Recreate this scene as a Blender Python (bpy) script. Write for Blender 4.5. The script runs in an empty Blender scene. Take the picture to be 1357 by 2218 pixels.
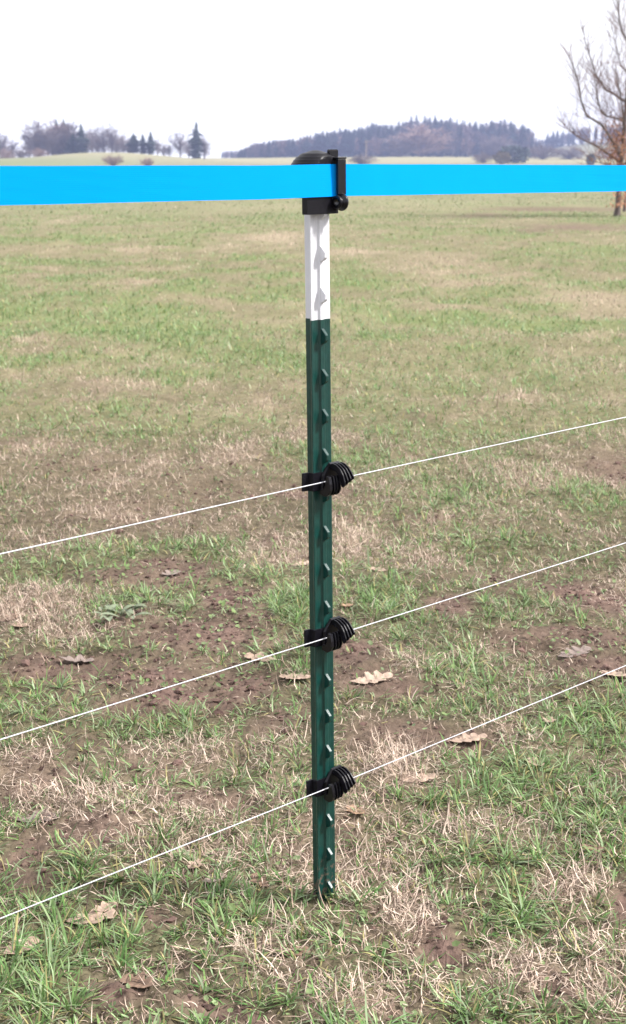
import bpy, bmesh, math, random
import numpy as np
from mathutils import Vector, Matrix

scene = bpy.context.scene
col = scene.collection
rad = math.radians

# ------------------------------------------------------------------ camera
CAM_H = 1.055
F_PX, CX, CY, Y_HOR = 3000.0, 678.5, 1109.0, 352.0
PITCH = math.atan((CY - Y_HOR) / F_PX)
cam_d = bpy.data.cameras.new('camera')
cam = bpy.data.objects.new('camera', cam_d)
col.objects.link(cam)
scene.camera = cam
cam.location = (0, 0, CAM_H)
cam.rotation_euler = (math.pi / 2 - PITCH, 0, 0)
cam_d.sensor_fit = 'VERTICAL'
cam_d.sensor_height = 24.0
cam_d.lens = F_PX / 2218.0 * 24.0
cam_d.clip_start = 0.05
cam_d.clip_end = 6000
cam_d.dof.use_dof = True
cam_d.dof.focus_distance = 1.92
cam_d.dof.aperture_fstop = 9.0

# ------------------------------------------------------------------ sky and sun
SUN_EL, SUN_AZ = 46.0, 96.0            # azimuth clockwise from the view direction
w = bpy.data.worlds.new('World')
scene.world = w
w.use_nodes = True
nt = w.node_tree
nt.nodes.clear()
wo = nt.nodes.new('ShaderNodeOutputWorld')
bg = nt.nodes.new('ShaderNodeBackground')
sky = nt.nodes.new('ShaderNodeTexSky')
sky.sky_type = 'NISHITA'
sky.sun_disc = False
sky.sun_elevation = rad(SUN_EL)
sky.sun_rotation = rad(SUN_AZ)
sky.dust_density = 4.0
mix = nt.nodes.new('ShaderNodeMix')
mix.data_type = 'RGBA'
mix.inputs[0].default_value = 0.88      # closed, even layer of white cloud
mix.inputs[7].default_value = (7.4, 7.4, 7.6, 1)
nt.links.new(sky.outputs[0], mix.inputs[6])
nt.links.new(mix.outputs[2], bg.inputs[0])
bg.inputs[1].default_value = 0.112
nt.links.new(bg.outputs[0], wo.inputs[0])

sd = bpy.data.lights.new('sun', 'SUN')
sd.energy = 3.9
sd.angle = rad(8)
sd.color = (1.0, 0.965, 0.93)
sun = bpy.data.objects.new('sun', sd)
col.objects.link(sun)
d = Vector((math.sin(rad(SUN_AZ)) * math.cos(rad(SUN_EL)), math.cos(rad(SUN_AZ)) * math.cos(rad(SUN_EL)), math.sin(rad(SUN_EL))))
sun.rotation_euler = d.to_track_quat('Z', 'Y').to_euler()
sun.location = d * 30

vs = scene.view_settings
vs.view_transform = 'Standard'
vs.look = 'None'
vs.exposure = 1.05
vs.gamma = 1.0
vs.use_curve_mapping = False
scene.cycles.max_bounces = 6
scene.cycles.transparent_max_bounces = 8
scene.cycles.volume_bounces = 0

# ------------------------------------------------------------------ helpers
rng = np.random.default_rng(7)
random.seed(7)


def ray(px, py):
    a, b = (px - CX) / F_PX, (py - CY) / F_PX
    return np.array([a, math.cos(PITCH) - b * math.sin(PITCH), -math.sin(PITCH) - b * math.cos(PITCH)])


def on_ground(px, py, z=0.0):
    r = ray(px, py)
    t = (z - CAM_H) / r[2]
    return r[0] * t, r[1] * t


def at_depth(px, py, Y):
    r = ray(px, py)
    r = r * Y / r[1]
    return Vector((r[0], r[1], r[2] + CAM_H))


def smooth(a, b, x):
    t = np.clip((x - a) / (b - a), 0, 1)
    return t * t * (3 - 2 * t)


def _hash(ix, iy, seed):
    n = (ix.astype(np.int64) * 374761393 + iy.astype(np.int64) * 668265263 + seed * 1442695041) & 0xFFFFFFFF
    n = ((n ^ (n >> 13)) * 1274126177) & 0xFFFFFFFF
    n = (n ^ (n >> 16)) & 0xFFFF
    return n / 65535.0


def vnoise(x, y, seed=0):
    ix, iy = np.floor(x), np.floor(y)
    fx, fy = x - ix, y - iy
    fx, fy = fx * fx * (3 - 2 * fx), fy * fy * (3 - 2 * fy)
    a, b = _hash(ix, iy, seed), _hash(ix + 1, iy, seed)
    c, e = _hash(ix, iy + 1, seed), _hash(ix + 1, iy + 1, seed)
    return (a * (1 - fx) + b * fx) * (1 - fy) + (c * (1 - fx) + e * fx) * fy


def fbm(x, y, seed=0, octv=4):
    s, amp, tot = 0, 1.0, 0
    for o in range(octv):
        s = s + amp * vnoise(x * 2 ** o + o * 17.3, y * 2 ** o - o * 9.1, seed + o)
        tot += amp
        amp *= 0.55
    return s / tot


def link(o, parent=None):
    col.objects.link(o)
    if parent is not None:
        o.parent = parent
    return o


def tag(o, label=None, cat=None, group=None, kind=None):
    if label: o['label'] = label
    if cat: o['category'] = cat
    if group: o['group'] = group
    if kind: o['kind'] = kind
    return o


def empty(name, loc=(0, 0, 0), matrix=None):
    o = bpy.data.objects.new(name, None)
    o.empty_display_size = 0.05
    link(o)
    if matrix is not None:
        o.matrix_world = matrix
    else:
        o.location = loc
    return o


def bm_obj(name, bm, mat, parent=None, smooth_shade=False):
    me = bpy.data.meshes.new(name)
    bmesh.ops.recalc_face_normals(bm, faces=bm.faces)
    bm.to_mesh(me)
    bm.free()
    me.materials.append(mat)
    if smooth_shade:
        for p in me.polygons: p.use_smooth = True
    return link(bpy.data.objects.new(name, me), parent)


def tri_obj(name, V, T, mat, parent=None, colors=None, link_it=True, smooth_shade=False):
    """numpy vertices and triangles -> one mesh object, colours per vertex"""
    me = bpy.data.meshes.new(name)
    nv, nf = len(V), len(T)
    me.vertices.add(nv)
    me.vertices.foreach_set('co', np.ascontiguousarray(V, dtype=np.float32).ravel())
    me.loops.add(nf * 3)
    me.loops.foreach_set('vertex_index', np.ascontiguousarray(T, dtype=np.int32).ravel())
    me.polygons.add(nf)
    me.polygons.foreach_set('loop_start', np.arange(0, nf * 3, 3, dtype=np.int32))
    if smooth_shade:
        me.polygons.foreach_set('use_smooth', np.ones(nf, dtype=bool))
    if not smooth_shade:
        me.polygons.foreach_set('use_smooth', np.zeros(nf, dtype=bool))
    me.update(calc_edges=True)
    if colors is not None:
        at = me.attributes.new('Col', 'FLOAT_COLOR', 'POINT')
        c4 = np.ones((nv, 4), dtype=np.float32)
        c4[:, :3] = colors
        at.data.foreach_set('color', c4.ravel())
    me.materials.append(mat)
    o = bpy.data.objects.new(name, me)
    if link_it:
        link(o, parent)
    return o


def prism(bm, pts, axis, a0, a1, chamfer=0.0):
    """extrude a closed outline. axis 'z': pts=(x,y); axis 'x': pts=(y,z)"""
    def place(p, t):
        return (p[0], p[1], t) if axis == 'z' else (t, p[0], p[1])
    c = np.mean(np.array(pts), axis=0)
    rings = []
    if chamfer > 0:
        sh = [tuple(c + (np.array(p) - c) * (1 - chamfer / max(1e-6, np.linalg.norm(np.array(p) - c)))) for p in pts]
        s = chamfer if a1 > a0 else -chamfer
        levels = [(a0, sh), (a0 + s, pts), (a1 - s, pts), (a1, sh)]
    else:
        levels = [(a0, pts), (a1, pts)]
    for t, pp in levels:
        rings.append([bm.verts.new(place(p, t)) for p in pp])
    n = len(pts)
    for r0, r1 in zip(rings[:-1], rings[1:]):
        for i in range(n):
            bm.faces.new((r0[i], r0[(i + 1) % n], r1[(i + 1) % n], r1[i]))
    bm.faces.new(rings[0][::-1])
    bm.faces.new(rings[-1])


def box(bm, x0, x1, y0, y1, z0, z1, ch=0.0006):
    prism(bm, [(x0, y0), (x1, y0), (x1, y1), (x0, y1)], 'z', z0, z1, ch)


def lathe(bm, prof, n=32, centre=(0, 0, 0), axis='z'):
    rings = []
    for r, t in prof:
        ring = []
        for k in range(n):
            a = 2 * math.pi * k / n
            p = (r * math.cos(a), r * math.sin(a), t) if axis == 'z' else (t, r * math.cos(a), r * math.sin(a))
            ring.append(bm.verts.new((p[0] + centre[0], p[1] + centre[1], p[2] + centre[2])))
        rings.append(ring)
    for r0, r1 in zip(rings[:-1], rings[1:]):
        for k in range(n):
            bm.faces.new((r0[k], r0[(k + 1) % n], r1[(k + 1) % n], r1[k]))
    return rings


# ------------------------------------------------------------------ materials
def new_mat(name):
    m = bpy.data.materials.new(name)
    m.use_nodes = True
    n = m.node_tree.nodes
    return m, m.node_tree, n['Principled BSDF'], n['Material Output']


def mat_simple(name, base, rough=0.5, var=0.15, scale=60.0, bump=0.0, metallic=0.0, spec=0.5, bump_scale=None, dirt=None):
    m, t, p, out = new_mat(name)
    tc = t.nodes.new('ShaderNodeTexCoord')
    no = t.nodes.new('ShaderNodeTexNoise')
    no.inputs['Scale'].default_value = scale
    no.inputs['Detail'].default_value = 5
    t.links.new(tc.outputs['Object'], no.inputs['Vector'])
    rp = t.nodes.new('ShaderNodeValToRGB')
    b = np.array(base)
    rp.color_ramp.elements[0].position = 0.3
    rp.color_ramp.elements[1].position = 0.7
    rp.color_ramp.elements[0].color = (*np.clip(b * (1 - var), 0, 1), 1)
    rp.color_ramp.elements[1].color = (*np.clip(b * (1 + var), 0, 1), 1)
    t.links.new(no.outputs['Fac'], rp.inputs['Fac'])
    src = rp.outputs[0]
    if dirt is not None:                     # (colour, threshold, scale): scuffs with a shape of their own
        n2 = t.nodes.new('ShaderNodeTexNoise')
        n2.inputs['Scale'].default_value = dirt[2]
        n2.inputs['Detail'].default_value = 8
        n2.inputs['Roughness'].default_value = 0.7
        t.links.new(tc.outputs['Object'], n2.inputs['Vector'])
        r2 = t.nodes.new('ShaderNodeMapRange')
        r2.inputs[1].default_value = dirt[1]
        r2.inputs[2].default_value = dirt[1] + 0.06
        t.links.new(n2.outputs['Fac'], r2.inputs[0])
        mx = t.nodes.new('ShaderNodeMix')
        mx.data_type = 'RGBA'
        t.links.new(r2.outputs[0], mx.inputs[0])
        t.links.new(src, mx.inputs[6])
        mx.inputs[7].default_value = (*dirt[0], 1)
        src = mx.outputs[2]
    t.links.new(src, p.inputs['Base Color'])
    p.inputs['Roughness'].default_value = rough
    p.inputs['Metallic'].default_value = metallic
    p.inputs['Specular IOR Level'].default_value = spec
    if bump:
        nb = t.nodes.new('ShaderNodeTexNoise')
        nb.inputs['Scale'].default_value = bump_scale or scale * 3
        nb.inputs['Detail'].default_value = 3
        t.links.new(tc.outputs['Object'], nb.inputs['Vector'])
        bp = t.nodes.new('ShaderNodeBump')
        bp.inputs['Strength'].default_value = bump
        bp.inputs['Distance'].default_value = 0.001
        t.links.new(nb.outputs['Fac'], bp.inputs['Height'])
        t.links.new(bp.outputs[0], p.inputs['Normal'])
    return m


def mat_vertex(name, rough=0.6, trans=0.3, spec=0.3, noise=0.0, nscale=400):
    """colour comes per blade or leaf from the mesh; thin, so some light passes through"""
    m, t, p, out = new_mat(name)
    at = t.nodes.new('ShaderNodeAttribute')
    at.attribute_name = 'Col'
    src = at.outputs['Color']
    if noise:
        tc = t.nodes.new('ShaderNodeTexCoord')
        no = t.nodes.new('ShaderNodeTexNoise')
        no.inputs['Scale'].default_value = nscale
        no.inputs['Detail'].default_value = 4
        t.links.new(tc.outputs['Object'], no.inputs['Vector'])
        mr = t.nodes.new('ShaderNodeMapRange')
        mr.inputs[1].default_value, mr.inputs[2].default_value = 0.25, 0.75
        mr.inputs[3].default_value, mr.inputs[4].default_value = 1 - noise, 1 + noise
        t.links.new(no.outputs['Fac'], mr.inputs[0])
        mu = t.nodes.new('ShaderNodeMix')
        mu.data_type = 'RGBA'
        mu.blend_type = 'MULTIPLY'
        mu.inputs[0].default_value = 1.0
        t.links.new(src, mu.inputs[6])
        t.links.new(mr.outputs[0], mu.inputs[7])
        src = mu.outputs[2]
    t.links.new(src, p.inputs['Base Color'])
    p.inputs['Roughness'].default_value = rough
    p.inputs['Specular IOR Level'].default_value = spec
    if trans:
        tr = t.nodes.new('ShaderNodeBsdfTranslucent')
        t.links.new(src, tr.inputs['Color'])
        ms = t.nodes.new('ShaderNodeMixShader')
        ms.inputs[0].default_value = trans
        t.links.new(p.outputs[0], ms.inputs[1])
        t.links.new(tr.outputs[0], ms.inputs[2])
        t.links.new(ms.outputs[0], out.inputs['Surface'])
    return m


M_green = mat_simple('green_painted_steel', (0.0035, 0.034, 0.028), rough=0.34, var=0.2, scale=90, bump=0.25, bump_scale=500,
                     dirt=((0.03, 0.075, 0.07), 0.70, 120))
M_white = mat_simple('white_painted_steel', (0.57, 0.57, 0.60), rough=0.4, var=0.03, scale=60, bump=0.15, bump_scale=400,
                     dirt=((0.25, 0.25, 0.27), 0.66, 55))
M_black = mat_simple('black_plastic', (0.0045, 0.004, 0.006), rough=0.30, var=0.2, scale=200, bump=0.12, bump_scale=900, spec=0.3)
M_black_dull = mat_simple('black_plastic_dull', (0.0045, 0.004, 0.0065), rough=0.42, var=0.2, scale=200, bump=0.2, bump_scale=900, spec=0.2)
M_wire = mat_simple('white_polywire', (0.50, 0.50, 0.53), rough=0.5, var=0.25, scale=160)
M_bark = mat_simple('grey_bark', (0.11, 0.085, 0.08), rough=0.85, var=0.35, scale=6, bump=0.5, bump_scale=30)
M_twig = mat_simple('brown_twig', (0.15, 0.085, 0.07), rough=0.85, var=0.25, scale=3)
M_fartrunk = mat_simple('distant_bark', (0.10, 0.075, 0.07), rough=0.9, var=0.3, scale=1.0)
M_fartwig = mat_simple('distant_bare_twigs', (0.15, 0.115, 0.11), rough=0.9, var=0.25, scale=0.4)
M_fartwig2 = mat_simple('distant_reddish_twigs', (0.25, 0.165, 0.13), rough=0.9, var=0.25, scale=0.5)
M_conifer = mat_simple('conifer_needles', (0.022, 0.038, 0.024), rough=0.85, var=0.35, scale=0.5)
M_ochre = mat_simple('ochre_foliage', (0.16, 0.12, 0.03), rough=0.8, var=0.3, scale=0.7)
M_pole = mat_simple('weathered_wood', (0.30, 0.23, 0.16), rough=0.8, var=0.2, scale=2)
M_grass = mat_vertex('grass_blade', rough=0.5, trans=0.2, spec=0.25)
M_straw = mat_vertex('dry_straw', rough=0.6, trans=0.1, spec=0.15)
M_leaf = mat_vertex('dead_leaf', rough=0.6, trans=0.15, spec=0.3, noise=0.3, nscale=90)
M_clod = mat_vertex('soil_clod', rough=0.95, trans=0, spec=0.1, noise=0.3, nscale=150)

def splash(m, zmax):
    t = m.node_tree
    p = t.nodes['Principled BSDF']
    src = p.inputs['Base Color'].links[0].from_socket
    tc = t.nodes.new('ShaderNodeTexCoord')
    sx = t.nodes.new('ShaderNodeSeparateXYZ')
    t.links.new(tc.outputs['Object'], sx.inputs[0])
    no = t.nodes.new('ShaderNodeTexNoise')
    no.inputs['Scale'].default_value = 110
    no.inputs['Detail'].default_value = 6
    t.links.new(tc.outputs['Object'], no.inputs['Vector'])
    mr = t.nodes.new('ShaderNodeMapRange')
    mr.inputs[1].default_value, mr.inputs[2].default_value = 0.0, zmax
    mr.inputs[3].default_value, mr.inputs[4].default_value = 0.16, -0.12
    t.links.new(sx.outputs['Z'], mr.inputs[0])
    ad = t.nodes.new('ShaderNodeMath')
    ad.operation = 'ADD'
    t.links.new(no.outputs['Fac'], ad.inputs[0]); t.links.new(mr.outputs[0], ad.inputs[1])
    m2 = t.nodes.new('ShaderNodeMapRange')
    m2.inputs[1].default_value, m2.inputs[2].default_value = 0.62, 0.70
    m2.inputs[4].default_value = 0.75
    t.links.new(ad.outputs[0], m2.inputs[0])
    mx = t.nodes.new('ShaderNodeMix')
    mx.data_type = 'RGBA'
    t.links.new(m2.outputs[0], mx.inputs[0])
    t.links.new(src, mx.inputs[6])
    mx.inputs[7].default_value = (0.12, 0.085, 0.065, 1)
    t.links.new(mx.outputs[2], p.inputs['Base Color'])


M_stud = M_green.copy()
M_stud.name = 'green_painted_stud'
splash(M_green, 0.16)

# tape: woven plastic band, fine ribs along its length
M_tape, t, p, out = new_mat('blue_woven_tape')
tc = t.nodes.new('ShaderNodeTexCoord')
wv = t.nodes.new('ShaderNodeTexWave')
wv.bands_direction = 'Z'
wv.inputs['Scale'].default_value = 140
wv.inputs['Distortion'].default_value = 0.4
t.links.new(tc.outputs['Object'], wv.inputs['Vector'])
bp = t.nodes.new('ShaderNodeBump')
bp.inputs['Strength'].default_value = 0.12
bp.inputs['Distance'].default_value = 0.0004
t.links.new(wv.outputs['Fac'], bp.inputs['Height'])
t.links.new(bp.outputs[0], p.inputs['Normal'])
no = t.nodes.new('ShaderNodeTexNoise')
no.inputs['Scale'].default_value = 30
t.links.new(tc.outputs['Object'], no.inputs['Vector'])
rp = t.nodes.new('ShaderNodeValToRGB')
rp.color_ramp.elements[0].color = (0.0005, 0.245, 0.74, 1)
rp.color_ramp.elements[1].color = (0.0005, 0.265, 0.77, 1)
t.links.new(no.outputs['Fac'], rp.inputs['Fac'])
t.links.new(rp.outputs[0], p.inputs['Base Color'])
p.inputs['Roughness'].default_value = 0.8
p.inputs['Specular IOR Level'].default_value = 0.03

# ground: patch colours come from the mesh, crumbs and grain from noise
M_ground, t, p, out = new_mat('soil_and_turf')
at = t.nodes.new('ShaderNodeAttribute')
at.attribute_name = 'Col'
tc = t.nodes.new('ShaderNodeTexCoord')
n1 = t.nodes.new('ShaderNodeTexNoise')
n1.inputs['Scale'].default_value = 45
n1.inputs['Detail'].default_value = 8
n1.inputs['Roughness'].default_value = 0.7
t.links.new(tc.outputs['Object'], n1.inputs['Vector'])
mr = t.nodes.new('ShaderNodeMapRange')
mr.inputs[1].default_value, mr.inputs[2].default_value = 0.3, 0.7
mr.inputs[3].default_value, mr.inputs[4].default_value = 0.6, 1.4
t.links.new(n1.outputs['Fac'], mr.inputs[0])
mu = t.nodes.new('ShaderNodeMix')
mu.data_type = 'RGBA'
mu.blend_type = 'MULTIPLY'
mu.inputs[0].default_value = 1.0
t.links.new(at.outputs['Color'], mu.inputs[6])
t.links.new(mr.outputs[0], mu.inputs[7])
t.links.new(mu.outputs[2], p.inputs['Base Color'])
p.inputs['Roughness'].default_value = 0.95
p.inputs['Specular IOR Level'].default_value = 0.1
bp = t.nodes.new('ShaderNodeBump')
bp.inputs['Strength'].default_value = 0.7
bp.inputs['Distance'].default_value = 0.008
n2 = t.nodes.new('ShaderNodeTexNoise')
n2.inputs['Scale'].default_value = 110
n2.inputs['Detail'].default_value = 6
t.links.new(tc.outputs['Object'], n2.inputs['Vector'])
t.links.new(n2.outputs['Fac'], bp.inputs['Height'])
t.links.new(bp.outputs[0], p.inputs['Normal'])

# ------------------------------------------------------------------ terrain
# patches seen in the meadow (photo pixels -> ground positions): centre x, y, half width, half height, strength
SOIL = [(200, 1010, 200, 45, .22), (480, 1060, 180, 45, .32), (300, 1105, 200, 40, .3), (560, 1000, 90, 40, .22), (520, 1300, 100, 35, .9),
        (560, 1355, 60, 45, .9), (420, 1390, 130, 40, .8), (130, 1430, 130, 30, .9), (270, 1470, 150, 25, 1), (360, 1510, 130, 25, 1),
        (250, 1545, 170, 25, .6), (120, 1640, 120, 40, .5), (300, 1660, 120, 30, .5), (520, 1480, 100, 30, .8), (780, 1430, 80, 40, .8),
        (830, 1485, 100, 30, .8), (1200, 1400, 130, 30, .8), (1300, 1300, 80, 50, .8), (1290, 1460, 80, 30, .8), (1000, 1600, 130, 25, .7),
        (880, 1590, 100, 30, .7), (180, 1790, 110, 30, .8), (40, 1840, 60, 60, .7), (230, 2180, 80, 30, .9), (500, 2195, 120, 25, .9),
        (970, 2040, 50, 60, 1), (1330, 1960, 50, 60, .9), (850, 2190, 100, 25, .5), (400, 1975, 50, 25, .7), (650, 2075, 40, 25, .8),
        (1310, 1010, 60, 40, .7), (1250, 492, 130, 8, .8), (1210, 453, 170, 5, 1), (1040, 465, 60, 5, .7), (1090, 1270, 60, 30, .5),
        (690, 1800, 60, 30, .5), (1190, 2110, 60, 25, .7), (330, 1240, 160, 30, .7), (330, 1440, 260, 45, .5), (200, 1500, 200, 35, .5), (480, 1350, 170, 40, .55), (90, 1690, 110, 30, .6), (620, 1560, 90, 30, .6), (60, 1930, 60, 30, .6), (470, 1730, 120, 25, .55), (1100, 1390, 90, 20, .6), (1150, 500, 60, 5, .7)]
DRY = [(590, 515, 70, 12, 1), (770, 545, 60, 7, 1), (150, 475, 50, 10, .8), (640, 660, 40, 8, .8), (40, 742, 50, 7, .9), (1000, 600, 120, 25, .6),
       (1250, 640, 110, 30, .7), (1120, 870, 60, 15, .7), (1060, 725, 70, 10, .6), (950, 570, 90, 20, .6), (750, 1170, 80, 50, .9),
       (640, 1200, 100, 40, .7), (80, 1300, 110, 40, .9), (60, 1650, 100, 40, .8), (150, 1720, 150, 40, .9), (950, 1440, 120, 30, .5),
       (870, 1660, 100, 50, .9), (910, 1690, 60, 30, 1), (880, 1990, 50, 60, 1), (1220, 1930, 60, 60, 1), (1150, 2120, 120, 60, .9),
       (800, 2160, 120, 50, .8), (500, 1830, 130, 60, .6), (300, 1860, 80, 40, .6), (640, 1900, 60, 60, .6), (1000, 1800, 150, 40, .6),
       (700, 450, 300, 12, .4), (330, 1770, 260, 55, .6), (480, 1640, 180, 40, .5), (760, 1880, 120, 60, .6), (560, 2080, 120, 50, .6), (1300, 2100, 90, 80, .7), (300, 540, 60, 8, .8), (300, 610, 50, 7, .7), (480, 535, 30, 6, .8)]
GREEN = [(380, 830, 50, 15, 1), (400, 770, 180, 25, .6), (780, 880, 150, 30, .5), (900, 830, 200, 40, .5), (760, 580, 60, 25, .7),
         (820, 1300, 80, 45, 1), (640, 1320, 70, 60, 1), (1000, 1450, 70, 35, 1), (950, 1530, 130, 25, .8), (1250, 1580, 120, 50, .9),
         (1150, 1680, 200, 60, .9), (1000, 1720, 150, 40, .8), (1300, 1700, 80, 80, .7), (80, 1240, 80, 20, .8), (400, 1310, 30, 20, .7),
         (400, 1560, 60, 25, .7), (50, 2080, 110, 100, 1), (150, 2020, 150, 50, .8), (60, 2180, 120, 60, 1), (340, 2050, 120, 60, .6),
         (700, 2060, 100, 50, .7), (1080, 1950, 80, 70, .9), (900, 1780, 120, 50, .6), (1050, 1850, 150, 40, .6), (1000, 1100, 200, 60, .4),
         (300, 1920, 200, 40, .5), (170, 775, 40, 8, .7), (330, 690, 60, 8, .6), (360, 570, 40, 5, .6), (900, 720, 100, 10, .5), (480, 910, 200, 25, .5),
         (1000, 930, 260, 40, .5), (220, 900, 250, 50, .45), (900, 1000, 260, 50, .5), (1150, 800, 220, 50, .45), (600, 730, 300, 50, .4), (1050, 1180, 200, 40, .5),
         (1250, 900, 150, 50, .45), (540, 1250, 60, 25, .6)]


def patch_field(lst, x, y, seed):
    wx = x + (fbm(x * 5, y * 5, seed) - .5) * 0.16 * np.maximum(1, y / 4)
    wy = y + (fbm(x * 5 + 31, y * 5, seed + 5) - .5) * 0.16 * np.maximum(1, y / 4)
    out = np.zeros_like(x)
    for cx, cy, rx, ry, s in lst:
        gx, gy = on_ground(cx, cy)
        hx = rx / F_PX * math.hypot(gy, CAM_H)
        hy = abs(on_ground(cx, cy - ry)[1] - on_ground(cx, cy + ry)[1]) / 2
        q = ((wx - gx) / hx) ** 2 + ((wy - gy) / hy) ** 2
        out = np.maximum(out, s * np.exp(-0.75 * q ** 1.6))
    return out


def cover(x, y):
    """shares of bare soil, dry straw and green at a ground point"""
    s = patch_field(SOIL, x, y, 11)
    dr = patch_field(DRY, x, y, 23)
    g = patch_field(GREEN, x, y, 37)
    big = fbm(x * 0.55, y * 0.4, 3)
    med = fbm(x * 2.6, y * 2.2, 5)
    fine = fbm(x * 9, y * 8, 8)
    far = smooth(4, 9, y)
    s0 = smooth(.56, .74, med * .6 + fine * .4) * (0.8 - 0.7 * far)
    d0 = smooth(.45, .7, fbm(x * 3 + 50, y * 2.4, 14) * .6 + fine * .4) * 0.7
    g0 = smooth(.40, .64, big * .4 + fbm(x * 2.6 - 20, y * 2.0, 17) * .6) * (0.68 + .32 * far)
    s = np.maximum(s * (0.55 + 0.9 * fine), s0) * (1 - 0.8 * g)
    g = np.maximum(g, g0 * (1 - s)) * (1 - .6 * dr)
    dr = np.maximum(dr, d0 * .8) * (1 - .6 * g)
    return np.clip(s, 0, 1), np.clip(dr, 0, 1), np.clip(g, 0, 1)


FOREST_TOP = [(470, 341), (505, 339), (527, 326), (560, 314), (600, 308), (650, 303), (690, 293), (740, 281), (790, 273), (850, 268), (880, 254),
              (950, 258), (1000, 268), (1050, 262), (1090, 261), (1120, 273), (1140, 300), (1155, 335)]
RIGHT_TOP = [(1120, 340), (1150, 303), (1180, 288), (1250, 278), (1357, 272), (1500, 268), (1700, 270), (1900, 300)]
FX, FT = np.array(FOREST_TOP).T
RX, RT = np.array(RIGHT_TOP).T
Y_F, Y_R, Y_L = 900.0, 1080.0, 520.0


def ground_z(x, y, micro=True):
    x, y = np.asarray(x, float), np.asarray(y, float)
    r = np.hypot(x, y)
    z = np.zeros_like(r)
    if micro:
        k = np.clip(1.6 - y / 30, 0.0, 1)
        z = z + k * ((fbm(x * 1.3, y * 1.3, 41, 3) - .5) * .05 + (fbm(x * 6, y * 6, 43, 3) - .5) * .03)
        near = np.clip(1.4 - r / 7, 0, 1)
        z = z + near * ((fbm(x * 26, y * 26, 47, 3) - .5) * 0.020 + (np.abs(fbm(x * 55, y * 55, 49, 3) - .5)) * 0.020)
        # level where the post stands
        z = z * (1 - np.exp(-(((x - .02) ** 2 + (y - 1.84) ** 2) / .08 ** 2)))
    z = z + (fbm(x * .02, y * .02, 51, 2) - .5) * 0.8 * smooth(25, 150, r)
    px = CX + F_PX * x / np.maximum(y, 1.0)
    fwd = smooth(0.1, 0.4, y / np.maximum(r, 1e-6))
    # low hill with trees on the left
    z = z + 4.3 * np.exp(-((x + 76) / 34) ** 2 - ((y - Y_L) / 70) ** 2) + 2.5 * np.exp(-((x + 150) / 60) ** 2 - ((y - 430) / 60) ** 2)
    # rising fields behind
    z = z + fwd * 3.4 * smooth(480, 720, y)
    ht = (Y_HOR - (np.interp(px, FX, FT) + 46)) / F_PX * Y_F
    z = z + fwd * np.maximum(ht - 3, 0) * smooth(800, 930, y)
    hr = (Y_HOR - (np.interp(px, RX, RT) + 32)) / F_PX * Y_R
    z = z + fwd * np.maximum(hr - 3, 0) * smooth(920, 1090, y) * (px > 1100)
    return z


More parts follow.
